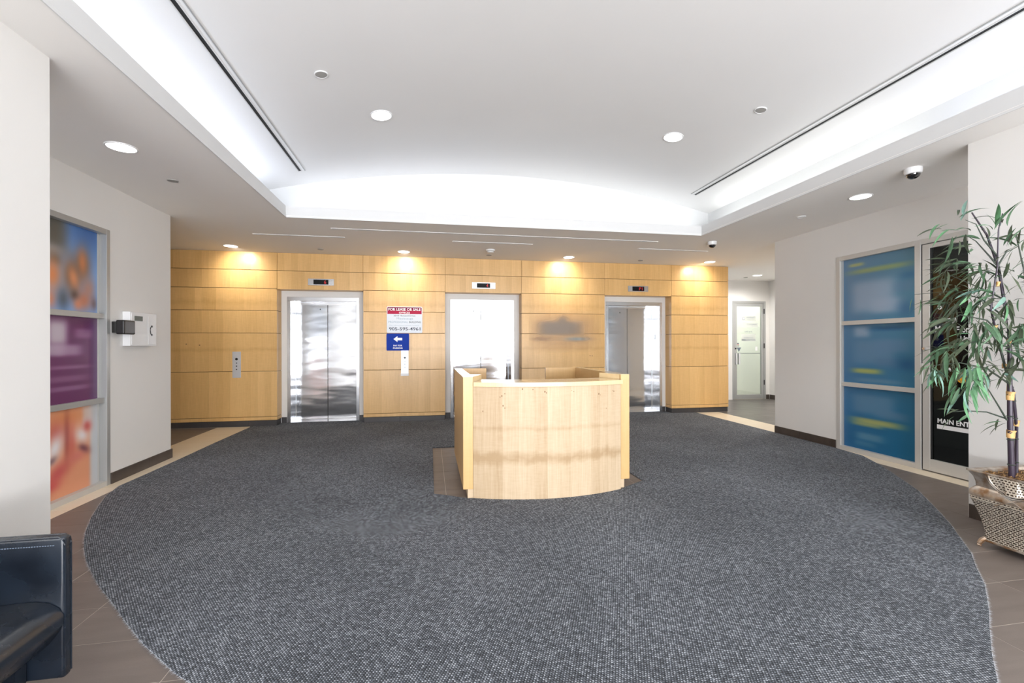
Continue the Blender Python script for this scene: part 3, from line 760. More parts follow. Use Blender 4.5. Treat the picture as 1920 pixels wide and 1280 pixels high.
text('Mississauga', 'lettering', M['inkl'], (-.57, -.29, 1.785, 1.832), 'y-', YB-.0108, t)
text('PROFESSIONAL', 'lettering', M['inkl'], (x0+.03, -.375, 1.735, 1.768), 'y-', YB-.0108, t)
text('BUILDING', 'lettering', M['inkg'], (-.355, x1-.025, 1.735, 1.768), 'y-', YB-.0108, t, .012)
text('For information please contact', 'lettering', M['inkl'], (x0+.05, x1-.06, 1.683, 1.702), 'y-', YB-.0108, t)
text('905-595-4961', 'lettering', M['ink'], (x0+.04, x1-.035, 1.603, 1.660), 'y-', YB-.0108, t, .012)
t = thing('parking_sign', 'blue PAY FOR PARKING sign with a white arrow pointing left', 'sign', (-.55, YB, 1.25))
x0, x1, z0, z1 = -.742, -.357, 1.250, 1.547
MB().extr(rrect(x0, x1, z0, z1, .014), 'y', YB-.017, YB-.010).build('board', M['signblue'], t)
ym = YB-.0178
pts = [(-.625, 1.452), (-.555, 1.505), (-.555, 1.474), (-.475, 1.474), (-.475, 1.430), (-.555, 1.430), (-.555, 1.399)]
decal('arrow', M['letterw'], [(x, ym, z) for x, z in pts], t)
text('PAY FOR', 'lettering', M['letterw'], (-.627, -.475, 1.324, 1.351), 'y-', ym, t, .025)
text('PARKING', 'lettering', M['letterw'], (-.632, -.470, 1.280, 1.309), 'y-', ym, t, .025)
# faded company sign over the desk
t = thing('company_sign', 'faded grey and blue company lettering on the maple wall above the desk', 'sign', (2.45, YB, 1.4))
printed('lettering', 'y', YB-.004, 1.80, 3.20, 1.20, 2.02, (205, 172, 135),
        [(2.47, 1.60, .62, .33, (206, 174, 140), .45, 4),
         (2.40, 1.655, .42, .13, (132, 120, 110), .9, 5), (2.45, 1.80, .10, .08, (128, 116, 106), .8, 2),
         (2.06, 1.455, .17, .032, (158, 126, 98), .8, 2), (2.72, 1.455, .24, .036, (134, 146, 150), .9, 2)], t, 60, 40, alpha=0.0)

# ------------------------------------------------------------------ left poster window
w = struct_root('window_1', 'left shop window covered by photo and text graphics', (XL, 4.0, 0))
y0, y1 = 3.02, 5.06
for (a, b_, c0, d) in ((y0, y0+.05, 0, FZ), (y1-.05, y1, 0, FZ)):
    MB().box(XL-.10, XL+.006, a, b_, c0, d).build('frame', M['alumg'], w, bevel=.002, seg=1)
MB().box(XL-.10, XL+.006, y0+.05, y1-.05, FZ-.05, FZ).build('frame', M['alumg'], w, bevel=.002, seg=1)
MB().box(XL-.10, XL+.006, y0+.05, y1-.05, 0.0, .05).build('frame', M['alum'], w, bevel=.002, seg=1)
MB().box(XL-.10, XL-.012, y0+.05, y1-.05, 1.605, 1.655).build('transom', M['alumg'], w, bevel=.002, seg=1)
MB().box(XL-.10, XL-.012, y0+.05, y1-.05, .80, .85).build('transom', M['alumg'], w, bevel=.002, seg=1)
MB().box(XL-.10, XL-.06, y1-.11, y1-.05, .05, FZ-.05).build('window_jamb', M['alum'], w)
SK = (208, 128, 84); BR = (82, 56, 42)
pz = XL-.05
printed('window_film', 'x', pz, y0+.05, y1-.09, 1.655, 2.42, (120, 160, 215),
  [(4.9, 2.40, .35, .22, (46, 100, 170), .9, 2), (4.60, 1.95, .12, .2, (170, 195, 225), .8, 2),
   (4.35, 2.40, .26, .26, (86, 86, 80), 1, 6), (4.4, 2.16, .2, .05, (150, 150, 148), .8, 2),
   (3.6, 2.1, .5, .4, (90, 110, 130), .9, 4),
   (4.47, 2.08, .08, .06, (80, 78, 74), .9, 2), (4.45, 1.95, .095, .15, SK, 1, 2), (4.43, 1.74, .06, .08, (205, 130, 100), .9, 2),
   (4.56, 1.75, .07, .10, (60, 82, 102), .95, 2),
   (4.80, 2.08, .085, .15, (110, 84, 66), .9, 2), (4.78, 2.10, .06, .12, SK, .95, 2),
   (4.66, 1.97, .10, .16, BR, .95, 2), (4.68, 1.95, .065, .115, (212, 140, 100), .95, 2, .3),
   (4.86, 1.88, .08, .10, (172, 130, 118), .9, 2), (4.80, 1.76, .10, .09, (190, 112, 80), .9, 2), (4.69, 1.80, .05, .05, (66, 46, 40), .8, 2),
   (4.93, 1.74, .04, .06, (100, 66, 60), .7, 2), (4.73, 1.72, .05, .05, (214, 130, 92), .8, 2)],
  w, 90, 50, label='blurred photo of smiling people against blue sky')
MG = (116, 74, 112)
printed('window_film', 'x', pz, y0+.05, y1-.09, .85, 1.605, (98, 42, 92),
  [(4.93, 1.2, .06, .5, (92, 62, 108), .7, 4), (4.50, 1.46, .11, .12, (190, 180, 190), .95, 4), (4.46, 1.31, .12, .05, (182, 168, 184), .8, 4),
   (4.80, 1.46, .11, .045, (146, 104, 142), .85, 4), (4.62, 1.31, .16, .05, (176, 150, 176), .8, 4),
   (4.62, 1.16, .26, .018, (150, 112, 146), .7, 4), (4.60, 1.06, .26, .028, (138, 98, 134), .7, 4), (4.62, .975, .26, .022, (150, 114, 150), .7, 4),
   (3.5, 1.3, .5, .2, (130, 88, 126), .6, 4)], w, 70, 60, label='purple panel with pale text rows')
printed('window_film', 'x', pz, y0+.05, y1-.09, .05, .80, (228, 158, 122),
  [(4.96, .42, .09, .6, (196, 200, 204), 1, 6), (4.84, .70, .06, .10, (214, 212, 214), .9, 4),
   (4.60, .72, .18, .06, (226, 150, 98), .9, 2),
   (4.48, .60, .10, .10, (196, 88, 80), .9, 2), (4.60, .55, .035, .20, (150, 60, 56), .85, 2),
   (4.66, .50, .05, .16, (206, 96, 88), .7, 2),
   (4.47, .48, .08, .13, (238, 234, 236), .97, 2, -.5), (4.44, .38, .05, .03, (126, 104, 112), .8, 2, .5),
   (4.50, .26, .14, .07, (206, 92, 92), .9, 2, .5), (4.42, .17, .10, .05, (206, 84, 84), .8, 2),
   (4.78, .54, .09, .07, (236, 232, 234), .95, 2, -.5), (4.84, .61, .055, .05, (204, 92, 90), .9, 2, -.5),
   (4.80, .41, .07, .035, (104, 62, 78), .9, 2, -.5), (4.72, .36, .10, .05, (216, 126, 116), .8, 2),
   (3.6, .45, .35, .3, (210, 120, 100), .8, 4)], w, 110, 70, label='blurred photo of smiling mouths with white teeth')
# ------------------------------------------------------------------ right blue window and glass door
w = struct_root('window_2', 'right shop window covered with blue film and pale text', (XR, 4.5, 0))
def rb(name, a, b_, c0, d, x0=XR-.006, x1=XR+.10, mat=None, par=None):
    return MB().box(x0, x1, a, b_, c0, d).build(name, mat or M['alum'], par or w, bevel=.002, seg=1)
rb('frame', 5.012, 5.07, 0, FZ); rb('frame', 4.035, 4.098, 0, FZ); rb('frame', 4.098, 5.012, FZ-.055, FZ); rb('frame', 4.098, 5.012, 0, .055)
for zc in (1.615, .84): rb('transom', 4.098, 5.012, zc-.026, zc+.026, XR+.008)
BLc = (30, 104, 146); GR = (150, 168, 190); YE_ = (190, 188, 110)
def bluegrad(a, z):
    t_ = min(1, max(0, z/2.4)); u_ = min(1, max(0, (a-4.1)/.9))
    return (22+66*t_+14*u_, 98+38*t_, 136+24*t_+8*u_)
px_ = XR+.045
printed('window_film', 'x', px_, 4.098, 5.012, 1.641, 2.413, bluegrad,
  [(4.83, 2.335, .10, .022, YE_, .75, 4), (4.55, 2.245, .38, .030, (160, 172, 104), .75, 4), (4.62, 1.93, .28, .20, GR, .8, 6), (4.45, 1.80, .2, .09, GR, .7, 4),
   (4.25, 2.0, .12, .06, (90, 124, 158), .5, 4), (4.23, 1.75, .10, .09, (44, 96, 142), .6, 2), (4.2, 2.12, .11, .05, (40, 98, 144), .6, 2)], w, 50, 44, label='blue film with yellow heading and grey text block')
printed('window_film', 'x', px_, 4.098, 5.012, .866, 1.589, bluegrad,
  [(4.76, 1.50, .11, .07, GR, .8, 4), (4.62, 1.25, .26, .14, (96, 132, 164), .8, 6), (4.40, 1.33, .22, .08, (92, 128, 162), .7, 4), (4.45, 1.13, .15, .06, (80, 118, 152), .6, 4),
   (4.40, 1.53, .26, .03, (24, 84, 130), .6, 4), (4.22, 1.12, .12, .08, (18, 80, 126), .7, 2),
   (4.70, 1.02, .19, .03, (176, 176, 92), .85, 4), (4.55, .91, .30, .025, (96, 132, 158), .7, 4)], w, 50, 44, label='blue film with grey text and a short yellow line')
printed('window_film', 'x', px_, 4.098, 5.012, .055, .814, bluegrad,
  [(4.62, .62, .27, .12, (92, 130, 160), .8, 6), (4.4, .52, .2, .05, (88, 126, 156), .7, 4), (4.58, .41, .32, .035, (178, 174, 100), .85, 4), (4.70, .365, .2, .02, (165, 168, 104), .8, 4),
   (4.66, .22, .18, .045, (98, 142, 168), .75, 4), (4.72, .13, .14, .03, (82, 130, 158), .6, 4)], w, 50, 44, label='blue film with a yellow line below grey text')
rb('jamb_shade', 5.000, 5.012, .055, FZ-.055, XR+.012, XR+.044, M['alumg'])
d = struct_root('door_1', 'aluminium and glass shop door with white lettering', (XR, 3.57, 0))
rb('door_frame', 3.04, 3.10, 0, FZ, par=d); rb('door_frame', 3.10, 4.035, FZ-.055, FZ, par=d)
rb('door_gap', 3.105, 4.030, .004, FZ-.06, XR+.03, XR+.034, M['black'], d)
bpy.data.objects.remove([o for o in bpy.data.objects if o.name.startswith('door_gap') and o.parent == d][-1])
dx0, dx1 = XR+.002, XR+.046
for (a, b_) in ((3.950, 4.024), (3.106, 3.19)): rb('stile', a, b_, .012, FZ-.062, dx0, dx1, par=d)
rb('rail', 3.19, 3.950, 2.36, FZ-.062, dx0, dx1, par=d); rb('rail', 3.19, 3.950, .012, .135, dx0, dx1, par=d)
rb('weather_strip', 4.0245, 4.0345, 0.01, FZ-.058, XR+.004, XR+.05, M['black'], d)
rb('gasket', 3.938, 3.950, .135, 2.36, XR+.006, XR+.04, M['black'], d)
rb('lock_keeper', 4.018, 4.036, .92, 1.14, XR-.004, XR+.02, M['alum'], d)
pane = MB().box(XR+.020, XR+.026, 3.19, 3.939, .135, 2.36).build('pane', M['glassd'], d)
MB().box(XR+.0265, XR+.0275, 3.192, 3.937, .915, 2.12).build('film', M['brownfilm'], pane)
lk = MB().tube([(XR+.004, 4.00, 1.30), (XR-.016, 4.00, 1.30)], [.016, .014], 12).build('lock', M['chrome'], d, smooth=True)
zt = XR+.0188
def dt(s, a0, a1, z0, z1, wgt=.02): text(s, 'lettering', M['letterw'], (a0, a1, z0, z1), 'x', zt, pane, wgt)
dt('6', 3.890, 3.846, 1.705, 1.775); dt('rate', 3.810, 3.715, 1.557, 1.625); dt('M', 3.909, 3.860, 1.468, 1.536)
dt('F', 3.722, 3.688, 1.462, 1.523); dt('for', 3.680, 3.61, 1.462, 1.523); dt('Up', 3.680, 3.61, 1.366, 1.427)
dt('MAIN ENTRANCE', 3.890, 3.40, .527, .577, .03)
decal('underline', M['letterw'], [(zt, 3.895, .468), (zt, 3.38, .468), (zt, 3.38, .511), (zt, 3.895, .511)], pane)
for (a, z, r) in ((3.832, 1.062, .5), (3.838, 1.020, .1), (3.775, 1.09, 1.2)):
    decal('capsule_mark', M['letterw'], [(zt, a+(.022*math.cos(q*PI/8)*math.cos(r)-.010*math.sin(q*PI/8)*math.sin(r)), z+(.022*math.cos(q*PI/8)*math.sin(r)+.010*math.sin(q*PI/8)*math.cos(r))) for q in range(16)], pane)
decal('orange_disc', M['orange'], [(zt, 3.665+.052*math.cos(q*PI/12), 1.010+.052*math.sin(q*PI/12)) for q in range(24)], pane)
decal('plus_mark', M['letterw'], [(zt, 3.747-.002, .775), (zt, 3.747+.002, .775), (zt, 3.747+.002, .818), (zt, 3.747-.002, .818)], pane)
decal('plus_mark', M['letterw'], [(zt, 3.725, .794), (zt, 3.770, .794), (zt, 3.770, .798), (zt, 3.725, .798)], pane)
# dim room behind door
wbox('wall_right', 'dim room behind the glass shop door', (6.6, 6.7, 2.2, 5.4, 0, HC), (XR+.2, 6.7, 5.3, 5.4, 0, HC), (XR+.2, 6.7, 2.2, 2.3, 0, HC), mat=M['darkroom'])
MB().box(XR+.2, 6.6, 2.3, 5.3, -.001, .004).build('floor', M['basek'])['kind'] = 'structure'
area_light('shop_room_fill', (5.9, 3.9, 2.6), (0, 0, 0), .6, 1.2, 14, (.95, 1, .97))  # unseen fill added to brighten the room behind the glass door
# ------------------------------------------------------------------ corridor glass door
d = struct_root('door_2', 'far glass door with faint company decals at the corridor end', (7.7, YC, 0))
def db(name, a, b_, z0, z1, y0=YC-.006, y1=YC+.08, mat=None, par=None): return MB().box(a, b_, y0, y1, z0, z1).build(name, mat or M['alumg'], par or d, bevel=.002, seg=1)
db('door_frame', 7.25, 7.30, 0, 2.405); db('door_frame', 8.115, 8.165, 0, 2.405); db('door_frame', 7.30, 8.115, 2.355, 2.405)
yd0, yd1 = YC+.0, YC+.045
db('stile', 7.304, 7.375, .01, 2.35, yd0, yd1); db('stile', 8.045, 8.111, .01, 2.35, yd0, yd1); db('rail', 7.375, 8.045, 2.275, 2.35, yd0, yd1); db('rail', 7.375, 8.045, .01, .115, yd0, yd1)
pn = MB().box(7.375, 8.045, YC+.018, YC+.024, .115, 2.275).build('pane', M['glass'], d)
db('push_bar', 7.375, 8.045, 1.115, 1.135, YC+.03, YC+.05)
for z in (.35, 1.25, 2.1): db('hinge', 8.105, 8.130, z, z+.12, YC-.014, YC-.004, M['blackp'])
db('pull_handle', 7.325, 7.36, .86, 1.13, YC-.035, YC-.002, M['plate']); db('pull_handle', 7.40, 7.44, .86, 1.13, YC-.035, YC+.017, M['plate'])
MB().tube([(7.335, YC, 1.245), (7.335, YC-.015, 1.245)], .018, 10).build('lock', M['blackp'], d)
zt = YC+.0165
def cd(name, m, a0, a1, z0, z1): return decal(name, m, [(a0, zt+.001, z0), (a1, zt+.001, z0), (a1, zt+.001, z1), (a0, zt+.001, z1)], pn)
cd('decal', M['decal'], 7.53, 7.90, 1.915, 2.045); cd('decal', M['decal'], 7.45, 7.97, 1.765, 1.875); cd('decal', M['decal'], 7.51, 7.90, 1.42, 1.60)
def ctx(s, a0, a1, z0, z1, m='inkg', w_=.0): text(s, 'lettering', M[m], (a0, a1, z0, z1), 'y-', zt-.0005, pn, w_)
ctx('UNIVERSALITY', 7.64, 7.89, 1.985, 2.025, w_=.01); ctx('immigration services', 7.66, 7.86, 1.945, 1.965)
ctx('Complete', 7.66, 7.93, 1.81, 1.86); ctx('UNIT # 10', 7.60, 7.80, 1.635, 1.675)
ctx('EVERSONS', 7.58, 7.83, 1.495, 1.525); ctx('IMMIGRATION', 7.52, 7.89, 1.435, 1.478, w_=.012)
decal('emblem', M['ink'], [(7.575+.035*math.cos(q*PI/8), zt-.0005, 1.98+.035*math.sin(q*PI/8)) for q in range(16)], pn)
decal('emblem', M['letterw'], [(7.575+.026*math.cos(q*PI/8), zt-.001, 1.982+.026*math.sin(q*PI/8)) for q in range(16)], pn)
ctx('k', 7.565, 7.585, 1.965, 2.0, 'ink')
decal('triangle_decal', M['inkg'], [(7.37+.01, zt, 1.27), (7.50, zt, 1.27), (7.44, zt, 1.16)], pn)
decal('red_sticker', M['signred'], [(7.39, zt, 1.33), (7.44, zt, 1.33), (7.44, zt, 1.345), (7.39, zt, 1.345)], pn)
decal('sticker', M['ink'], [(7.39, zt, 1.30), (7.45, zt, 1.30), (7.45, zt, 1.315), (7.39, zt, 1.315)], pn)
decal('sticker', M['ink'], [(7.395, zt, 1.36), (7.435, zt, 1.36), (7.435, zt, 1.38), (7.395, zt, 1.38)], pn)
decal('card', M['letterw'], [(7.89, zt, 1.19), (7.95, zt, 1.19), (7.95, zt, 1.29), (7.89, zt, 1.29)], pn)
wbox('wall_back', 'bright cream room beyond the far glass door', (6.6, 9.2, 11.0, 11.1, 0, HC), (6.5, 6.6, YC+.15, 11.1, 0, HC), (9.2, 9.3, YC+.15, 11.1, 0, HC), mat=M['creamroom'])
area_light('back_room_light', (7.9, 10.55, 2.85), (0, 0, 0), 1.6, .5, 26, (1, 1, .93))

# ------------------------------------------------------------------ reception desk
t = thing('reception_desk', 'curved maple reception desk standing on a tile island in the carpet', 'desk', (1.06, 4.6, 0))
DT = 1.07
def arc(x): return 3.852+(x-1.06)**2/3.4
def strip(x0, x1, off0, off1, z0, z1, nn=24):
    p = [(x0+(x1-x0)*k/nn, arc(x0+(x1-x0)*k/nn)+off0) for k in range(nn+1)]
    q = [(x1-(x1-x0)*k/nn, arc(x1-(x1-x0)*k/nn)+off1) for k in range(nn+1)]
    return MB().prism(p+q, z0, z1)
sl = MB().box(.285, .373, 3.995, 5.42, .085, DT-.004).build('side_panel', M['desk'], t, bevel=.002, seg=1)
MB().box(.285, .373, 3.995, 5.42, DT-.004, DT).build('cap', M['desktop'], sl)
sr = MB().box(1.765, 1.852, 4.035, 5.42, .085, DT-.004).build('side_panel', M['desk'], t, bevel=.002, seg=1)
MB().box(1.765, 1.852, 4.035, 5.42, DT-.004, DT).build('cap', M['desktop'], sr)
for (a, b_) in ((.373, .66), (1.385, 1.765)):
    MB().box(a, b_, 5.375, 5.42, .085, DT).build('return_panel', M['desk'], t, bevel=.002, seg=1)
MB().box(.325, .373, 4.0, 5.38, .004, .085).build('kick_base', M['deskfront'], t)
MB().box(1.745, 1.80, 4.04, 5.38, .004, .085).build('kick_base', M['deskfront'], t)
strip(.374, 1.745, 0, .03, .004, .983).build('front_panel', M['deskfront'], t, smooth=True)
MB().box(1.746, 1.764, 4.07, 4.10, .085, .983).build('reveal_strip', M['wooddark'], t)
strip(.374, 1.764, -.014, .36, .985, 1.022).build('counter_top', M['desktop'], t, smooth=True)
for s_, xa in ((1, .374), (-1, 1.764)):
    ya = 4.03 if s_ == 1 else 4.06
    MB().prism([(xa, ya), (xa+s_*.105, ya+.25), (xa, ya+.29)], 1.0225, DT).build('corner_block', M['desktop'], t)
MB().box(.374, 1.764, 4.30, 4.85, .70, .73).build('worktop', M['desk'], t)
kn = MB()
for (u_, z) in ((.60, .895), (.615, .905), (.64, .925), (.79, .965-.0), (.985, .94), (1.23, .945), (1.25, .935), (1.50, .905), (1.515, .895), (1.655, .925), (1.665, .92), (.625, .82), (.64, .80), (1.58, .77), (.455, .77), (.88, .96), (1.0, .93)):
    r = random.uniform(.004, .009); y = arc(u_)-.0012
    kn.add([(u_+r*math.cos(q*PI/3)*.7, y, z+r*math.sin(q*PI/3)) for q in range(6)], [tuple(range(6))])
tag(kn.build('knot_marks', M['knot'], t), kind='stuff')

# ------------------------------------------------------------------ wall telephone cabinet and black box (left wall)
t = thing('intercom_panel', 'white wall intercom cabinet with small screen and handset symbol', 'intercom', (XL, 5.44, 1.35))
MB().box(XL+.0005, XL+.07, 5.245, 5.70, 1.345, 1.695).build('cabinet', M['whitep'], t, bevel=.004)
MB().box(XL+.07, XL+.074, 5.265, 5.525, 1.36, 1.68).build('front_plate', M['whitep'], t)
MB().box(XL+.074, XL+.077, 5.31, 5.44, 1.605, 1.655).build('screen', plain('dim_lcd', (.035, .045, .02), .3), t)
MB().box(XL+.07, XL+.075, 5.54, 5.68, 1.36, 1.66).build('phone_door', M['whitep'], t, bevel=.002, seg=1)
hx = XL+.0765
pts = []
for q in range(9): a = -PI/2+PI*q/8; pts.append((hx, 5.600-.022*math.cos(a)-.004, 1.51+.045*math.sin(a)))
MB().tube(pts, .0045, 6).build('handset_symbol', M['blackp'], t)
for s_ in (-1, 1): MB().box(hx-.001, hx+.003, 5.590, 5.612, 1.51+s_*.046-.010, 1.51+s_*.046+.010).build('handset_symbol', M['blackp'], t)
t = thing('card_reader', 'black plastic box beside the white intercom cabinet', 'card reader', (XL, 5.1, 1.45))
MB().box(XL+.0005, XL+.05, 5.085, 5.20, 1.475, 1.585).build('bracket', M['blackp'], t, bevel=.004)
MB().box(XL+.05, XL+.125, 5.06, 5.235, 1.460, 1.600).build('housing', M['blackp'], t, bevel=.012, seg=3)

# ------------------------------------------------------------------ ceiling fittings
def downlight(x, y, z, label, r=.095, tilt=0.0, power=P_DOWN, col=(1, .97, .93), ang=115, group=None, emis='lamp', wash=0):
    t = thing('downlight', label, 'ceiling light', (x, y, z), group)
    ring = MB().lathe([(r+.012, 0), (r+.010, -.006), (r, -.007), (r-.004, 0.0)], (0, 0, 0), 28).build('trim_ring', M['whitep'], t, True, smooth=True)
    MB().lathe([(r-.002, -.001), (r-.002, -.004)], (0, 0, 0), 28).build('lens', M[emis], t, True)
    if tilt:
        for ch in [c_ for c_ in bpy.data.objects if c_.parent == t]: ch.rotation_euler = (0, tilt, 0)
    spot('lamp', (0, 0, -.03), power, col, ang, .8, .09, t)
    if wash: spot('lamp', (0, .06, -.03), wash, col, 125, 1.0, .03, t, (math.radians(48), 0, 0))
    return t
WARM = (1.0, .93, .80)
for k, x in enumerate((-3.06, -.424, 2.438, 5.20)):
    downlight(x, 7.80, HC, ['downlight over the left maple pier beside the white wall', 'downlight over the lease sign', 'downlight over the faded company sign', 'downlight over the right maple pier'][k],
              power=14, wash=P_WASH, col=WARM, ang=150, group='downlights washing the maple wall')
downlight(7.28, 9.14, HC, 'small downlight in the corridor before the far glass door', power=120, ang=170)
downlight(7.3, 7.3, HC, 'unseen downlight added to brighten the corridor, behind the right wall end', power=220, ang=176)  # invented lamp out of view, added to lift the corridor walls
downlight(-2.375, 4.06, HC, 'large oval looking downlight over the poster window', power=P_DOWN)
downlight(4.476, 4.08, HC, 'downlight over the blue window, right of the tray', power=P_DOWN)
def vtilt(x): return math.asin((x-VC)/VR)
for x, y, lb in ((-.462, 4.62, 'left downlight set in the vaulted ceiling'), (2.60, 4.55, 'right downlight set in the vaulted ceiling')):
    downlight(x, y, vz(x)-.002, lb, tilt=vtilt(x))
def cap(x, y, z, label, r=.05, tilt=0, mat='greyp', cat='speaker'):
    t = thing('ceiling_speaker', label, cat, (x, y, z))
    a = MB().lathe([(r, 0), (r, -.006), (r-.006, -.008), (r-.008, -.004)], n=24).build('rim', M['whitep' if z > 3 or mat == 'whitep' else 'greyp'], t, True, smooth=True)
    b_ = MB().lathe([(r-.006, -.002), (r-.007, -.0055), (r-.02, -.007)], n=24).build('grille', M[mat], t, True)
    a.rotation_euler = b_.rotation_euler = (0, tilt, 0)
cap(-.862, 3.91, vz(-.862)-.001, 'grey round cover in the vault above and left of the left downlight', .053, vtilt(-.862))
cap(3.04, 3.77, vz(3.04)-.001, 'grey round cover in the vault near the right slot', .053, vtilt(3.04))
cap(-2.383, 4.80, HC, 'grey round cover in the soffit beyond the left downlight', .045)
cap(-1.739, 7.83, HC, 'grey round cover in the soffit above the leftmost lift', .045)
cap(1.015, 7.85, HC, 'grey round cover in the soffit behind the smoke detector', .045)
cap(3.84, 7.88, HC, 'grey round cover in the soffit above the rightmost lift', .045)
cap(7.24, 9.48, HC, 'grey round cover in the corridor ceiling', .045)
cap(4.466, 4.85, HC, 'white round cover plate in the right soffit', .05, mat='whitep', cat='cover plate')
t = thing('smoke_detector', 'white smoke detector on the soffit above the middle lift', 'smoke detector', (.984, 7.42, HC))
MB().lathe([(.075, 0), (.075, -.014), (.062, -.02), (.056, -.032), (.05, -.045), (.03, -.05)], n=28).build('housing', M['whitep'], t, True, smooth=True)
MB().lathe([(.064, -.021), (.064, -.029)], n=28).build('vent_ring', M['greyp'], t, True)
for (x, y, lb) in ((4.222, 3.347, 'large white dome camera on the right soffit near the bamboo'), (4.221, 6.27, 'small far dome camera beside the tray corner')):
    t = thing('dome_camera', lb, 'camera', (x, y, HC))
    MB().lathe([(.066, 0), (.066, -.03), (.060, -.048), (.052, -.052)], n=28).build('housing', M['whitep'], t, True, smooth=True)
    MB().lathe([(.053, -.048)]+[(.051*math.cos(a*PI/16), -.052-.042*math.sin(a*PI/16)) for a in range(0, 8)], n=28).build('dome', M['domeglass'], t, True, smooth=True)
    MB().box(-.062, -.045, -.012, .012, -.035, -.01).build('cable_entry', M['blackp'], t, True)
# long slot diffusers on the vault
for (xc, y1, lb) in ((-1.515, 5.80, 'long black slot diffuser on the left flank of the vault'), (3.625, 5.78, 'long black slot diffuser on the right flank of the vault')):
    t = thing('slot_diffuser', lb, 'air vent', (xc, 2.0, vz(xc)))
    sgn = 1 if xc < VC else -1
    def off(dx, dz=0): return (xc+dx, vz(xc+dx)-dz)
    y0_ = -2.4
    def rail(d0, d1, t0, t1, name, mat, ya=y0_, yb=y1):
        p = [off(d0, t0), off(d1, t0), off(d1, t1), off(d0, t1)]
        MB().extr(p, 'y', ya, yb).build(name, mat, t)
    e = sgn
    rail(-.015, .015, -.001, .003, 'slot', M['black'])
    rail(-.022, -.015, -.002, .010, 'rail', M['trimw']); rail(.015, .022, -.002, .010, 'rail', M['trimw'])
    rail(.022 if sgn > 0 else -.050, .050 if sgn > 0 else -.022, -.002, .005, 'deflector', M['whitep'])
    rail(.050 if sgn > 0 else -.056, .056 if sgn > 0 else -.050, -.002, .009, 'rail', M['alumg'])
# thin slot diffusers in the back soffit
for (x0, x1, y, lb) in ((-2.417, -1.216, 6.905, 'short slot diffuser in the left part of the back soffit'), (-1.282, 3.39, 6.402, 'very long thin slot diffuser along the tray edge'),
                        (.352, 1.559, 6.893, 'short slot diffuser before the smoke detector'), (3.344, 4.56, 6.92, 'short slot diffuser left of the far dome camera')):
    t = thing('slot_diffuser', lb, 'air vent', ((x0+x1)/2, y, HC))
    MB().box(x0, x1, y-.012, y+.012, HC-.003, HC).build('slot', M['black'], t)
    MB().box(x0-.01, x1+.01, y-.020, y-.012, HC-.005, HC).build('rail', M['soffit'], t)
    MB().box(x0-.01, x1+.01, y+.012, y+.020, HC-.005, HC).build('rail', M['trimw'], t)

# ------------------------------------------------------------------ armchair
t = thing('armchair', 'black leather armchair against the left foreground pillar', 'chair', (-1.68, 1.70, 0))
AX0, AX1 = -1.995, -1.352
def cush(x0, x1, y0, y1, z0, z1, r, name, seg=4): return MB().box(x0, x1, y0, y1, z0, z1).build(name, M['leather'], t, bevel=r, seg=seg, smooth=True)
for (a, b_) in ((1.983, 2.022), (1.330, 1.369)):
    ar = cush(AX0, AX1, a, b_, .10, .632, .012, 'arm')
    # piping round the front edge of the arm
    for yy in (a+.004, b_-.004):
        MB().tube([(AX1-.002, yy, .115), (AX1-.002, yy, .60), (AX1-.006, yy, .62), (AX1-.02, yy, .630), (AX0+.05, yy, .630)], .0042, 6).build('piping', M['leather'], ar, smooth=True)
c = MB()
for (yy, d_) in ((1.9825, -1), (1.3695, 1)):
    x = AX0+.13
    while x < AX1-.03:
        c.box(x, x+.005, yy-.0008, yy+.0008, .601, .6035); x += .0085
tag(c.build('stitching', M['stitch'], t), kind='stuff')
cush(AX0, AX0+.12, 1.370, 1.982, .10, .632, .03, 'backrest')
prof = [(AX0+.12, .21), (AX0+.12, .365), (-1.75, .385), (-1.50, .398), (-1.44, .398), (-1.395, .388), (-1.365, .366), (-1.352, .340), (-1.352, .315), (-1.362, .285), (-1.40, .235), (-1.44, .20)]
seat = MB().extr(prof, 'y', 1.372, 1.980).build('seat', M['leather'], t, smooth=True)
cush(AX0+.10, -1.465, 1.374, 1.978, .10, .205, .01, 'seat_base', 2)
MB().box(-1.44, -1.385, 1.96, 1.982, .34, .342).build('tuck', M['stitch'], t)
for (x, y) in ((AX0+.05, 1.40), (AX0+.05, 1.96), (-1.49, 1.40), (-1.49, 1.96)):
    MB().lathe([(.018, .0), (.022, .04), (.024, .10)], (x, y, 0), 12).build('leg', M['blackp'], t, smooth=True)

# ------------------------------------------------------------------ planter
PC = Vector((3.82, 2.24, 0))
t = thing('planter', 'square flared antique silver basket planter holding the bamboo', 'planter', (PC.x, PC.y, 0))
def ringpts(h, r=.018, n=4):
    p = []
    for (sx, sy, a0) in ((1, 1, 0), (-1, 1, PI/2), (-1, -1, PI), (1, -1, 1.5*PI)):
        for k in range(n+1):
            a = a0+PI/2*k/n; p.append((PC.x+sx*(h-r)+r*math.cos(a), PC.y+sy*(h-r)+r*math.sin(a)))
    return p
def loft(prof, name, mat, smooth=True, par=None, closed=False):
    vs = []; fs = []; m = len(ringpts(.2))
    for (h, z) in prof: vs += [(x, y, z) for x, y in ringpts(h)]
    for i in range(len(prof)-1):
        for k in range(m): k2 = (k+1) % m; fs.append((i*m+k, i*m+k2, (i+1)*m+k2, (i+1)*m+k))
    if closed: fs.append(tuple(range(m))); fs.append(tuple(range((len(prof)-1)*m, len(prof)*m)))
    o = MB().add(vs, fs).build(name, mat, par or t, smooth=smooth); return o
loft([(.185, .045), (.195, .05), (.193, .095), (.199, .15), (.209, .20), (.222, .25), (.240, .312)], 'body', M['lattice'])
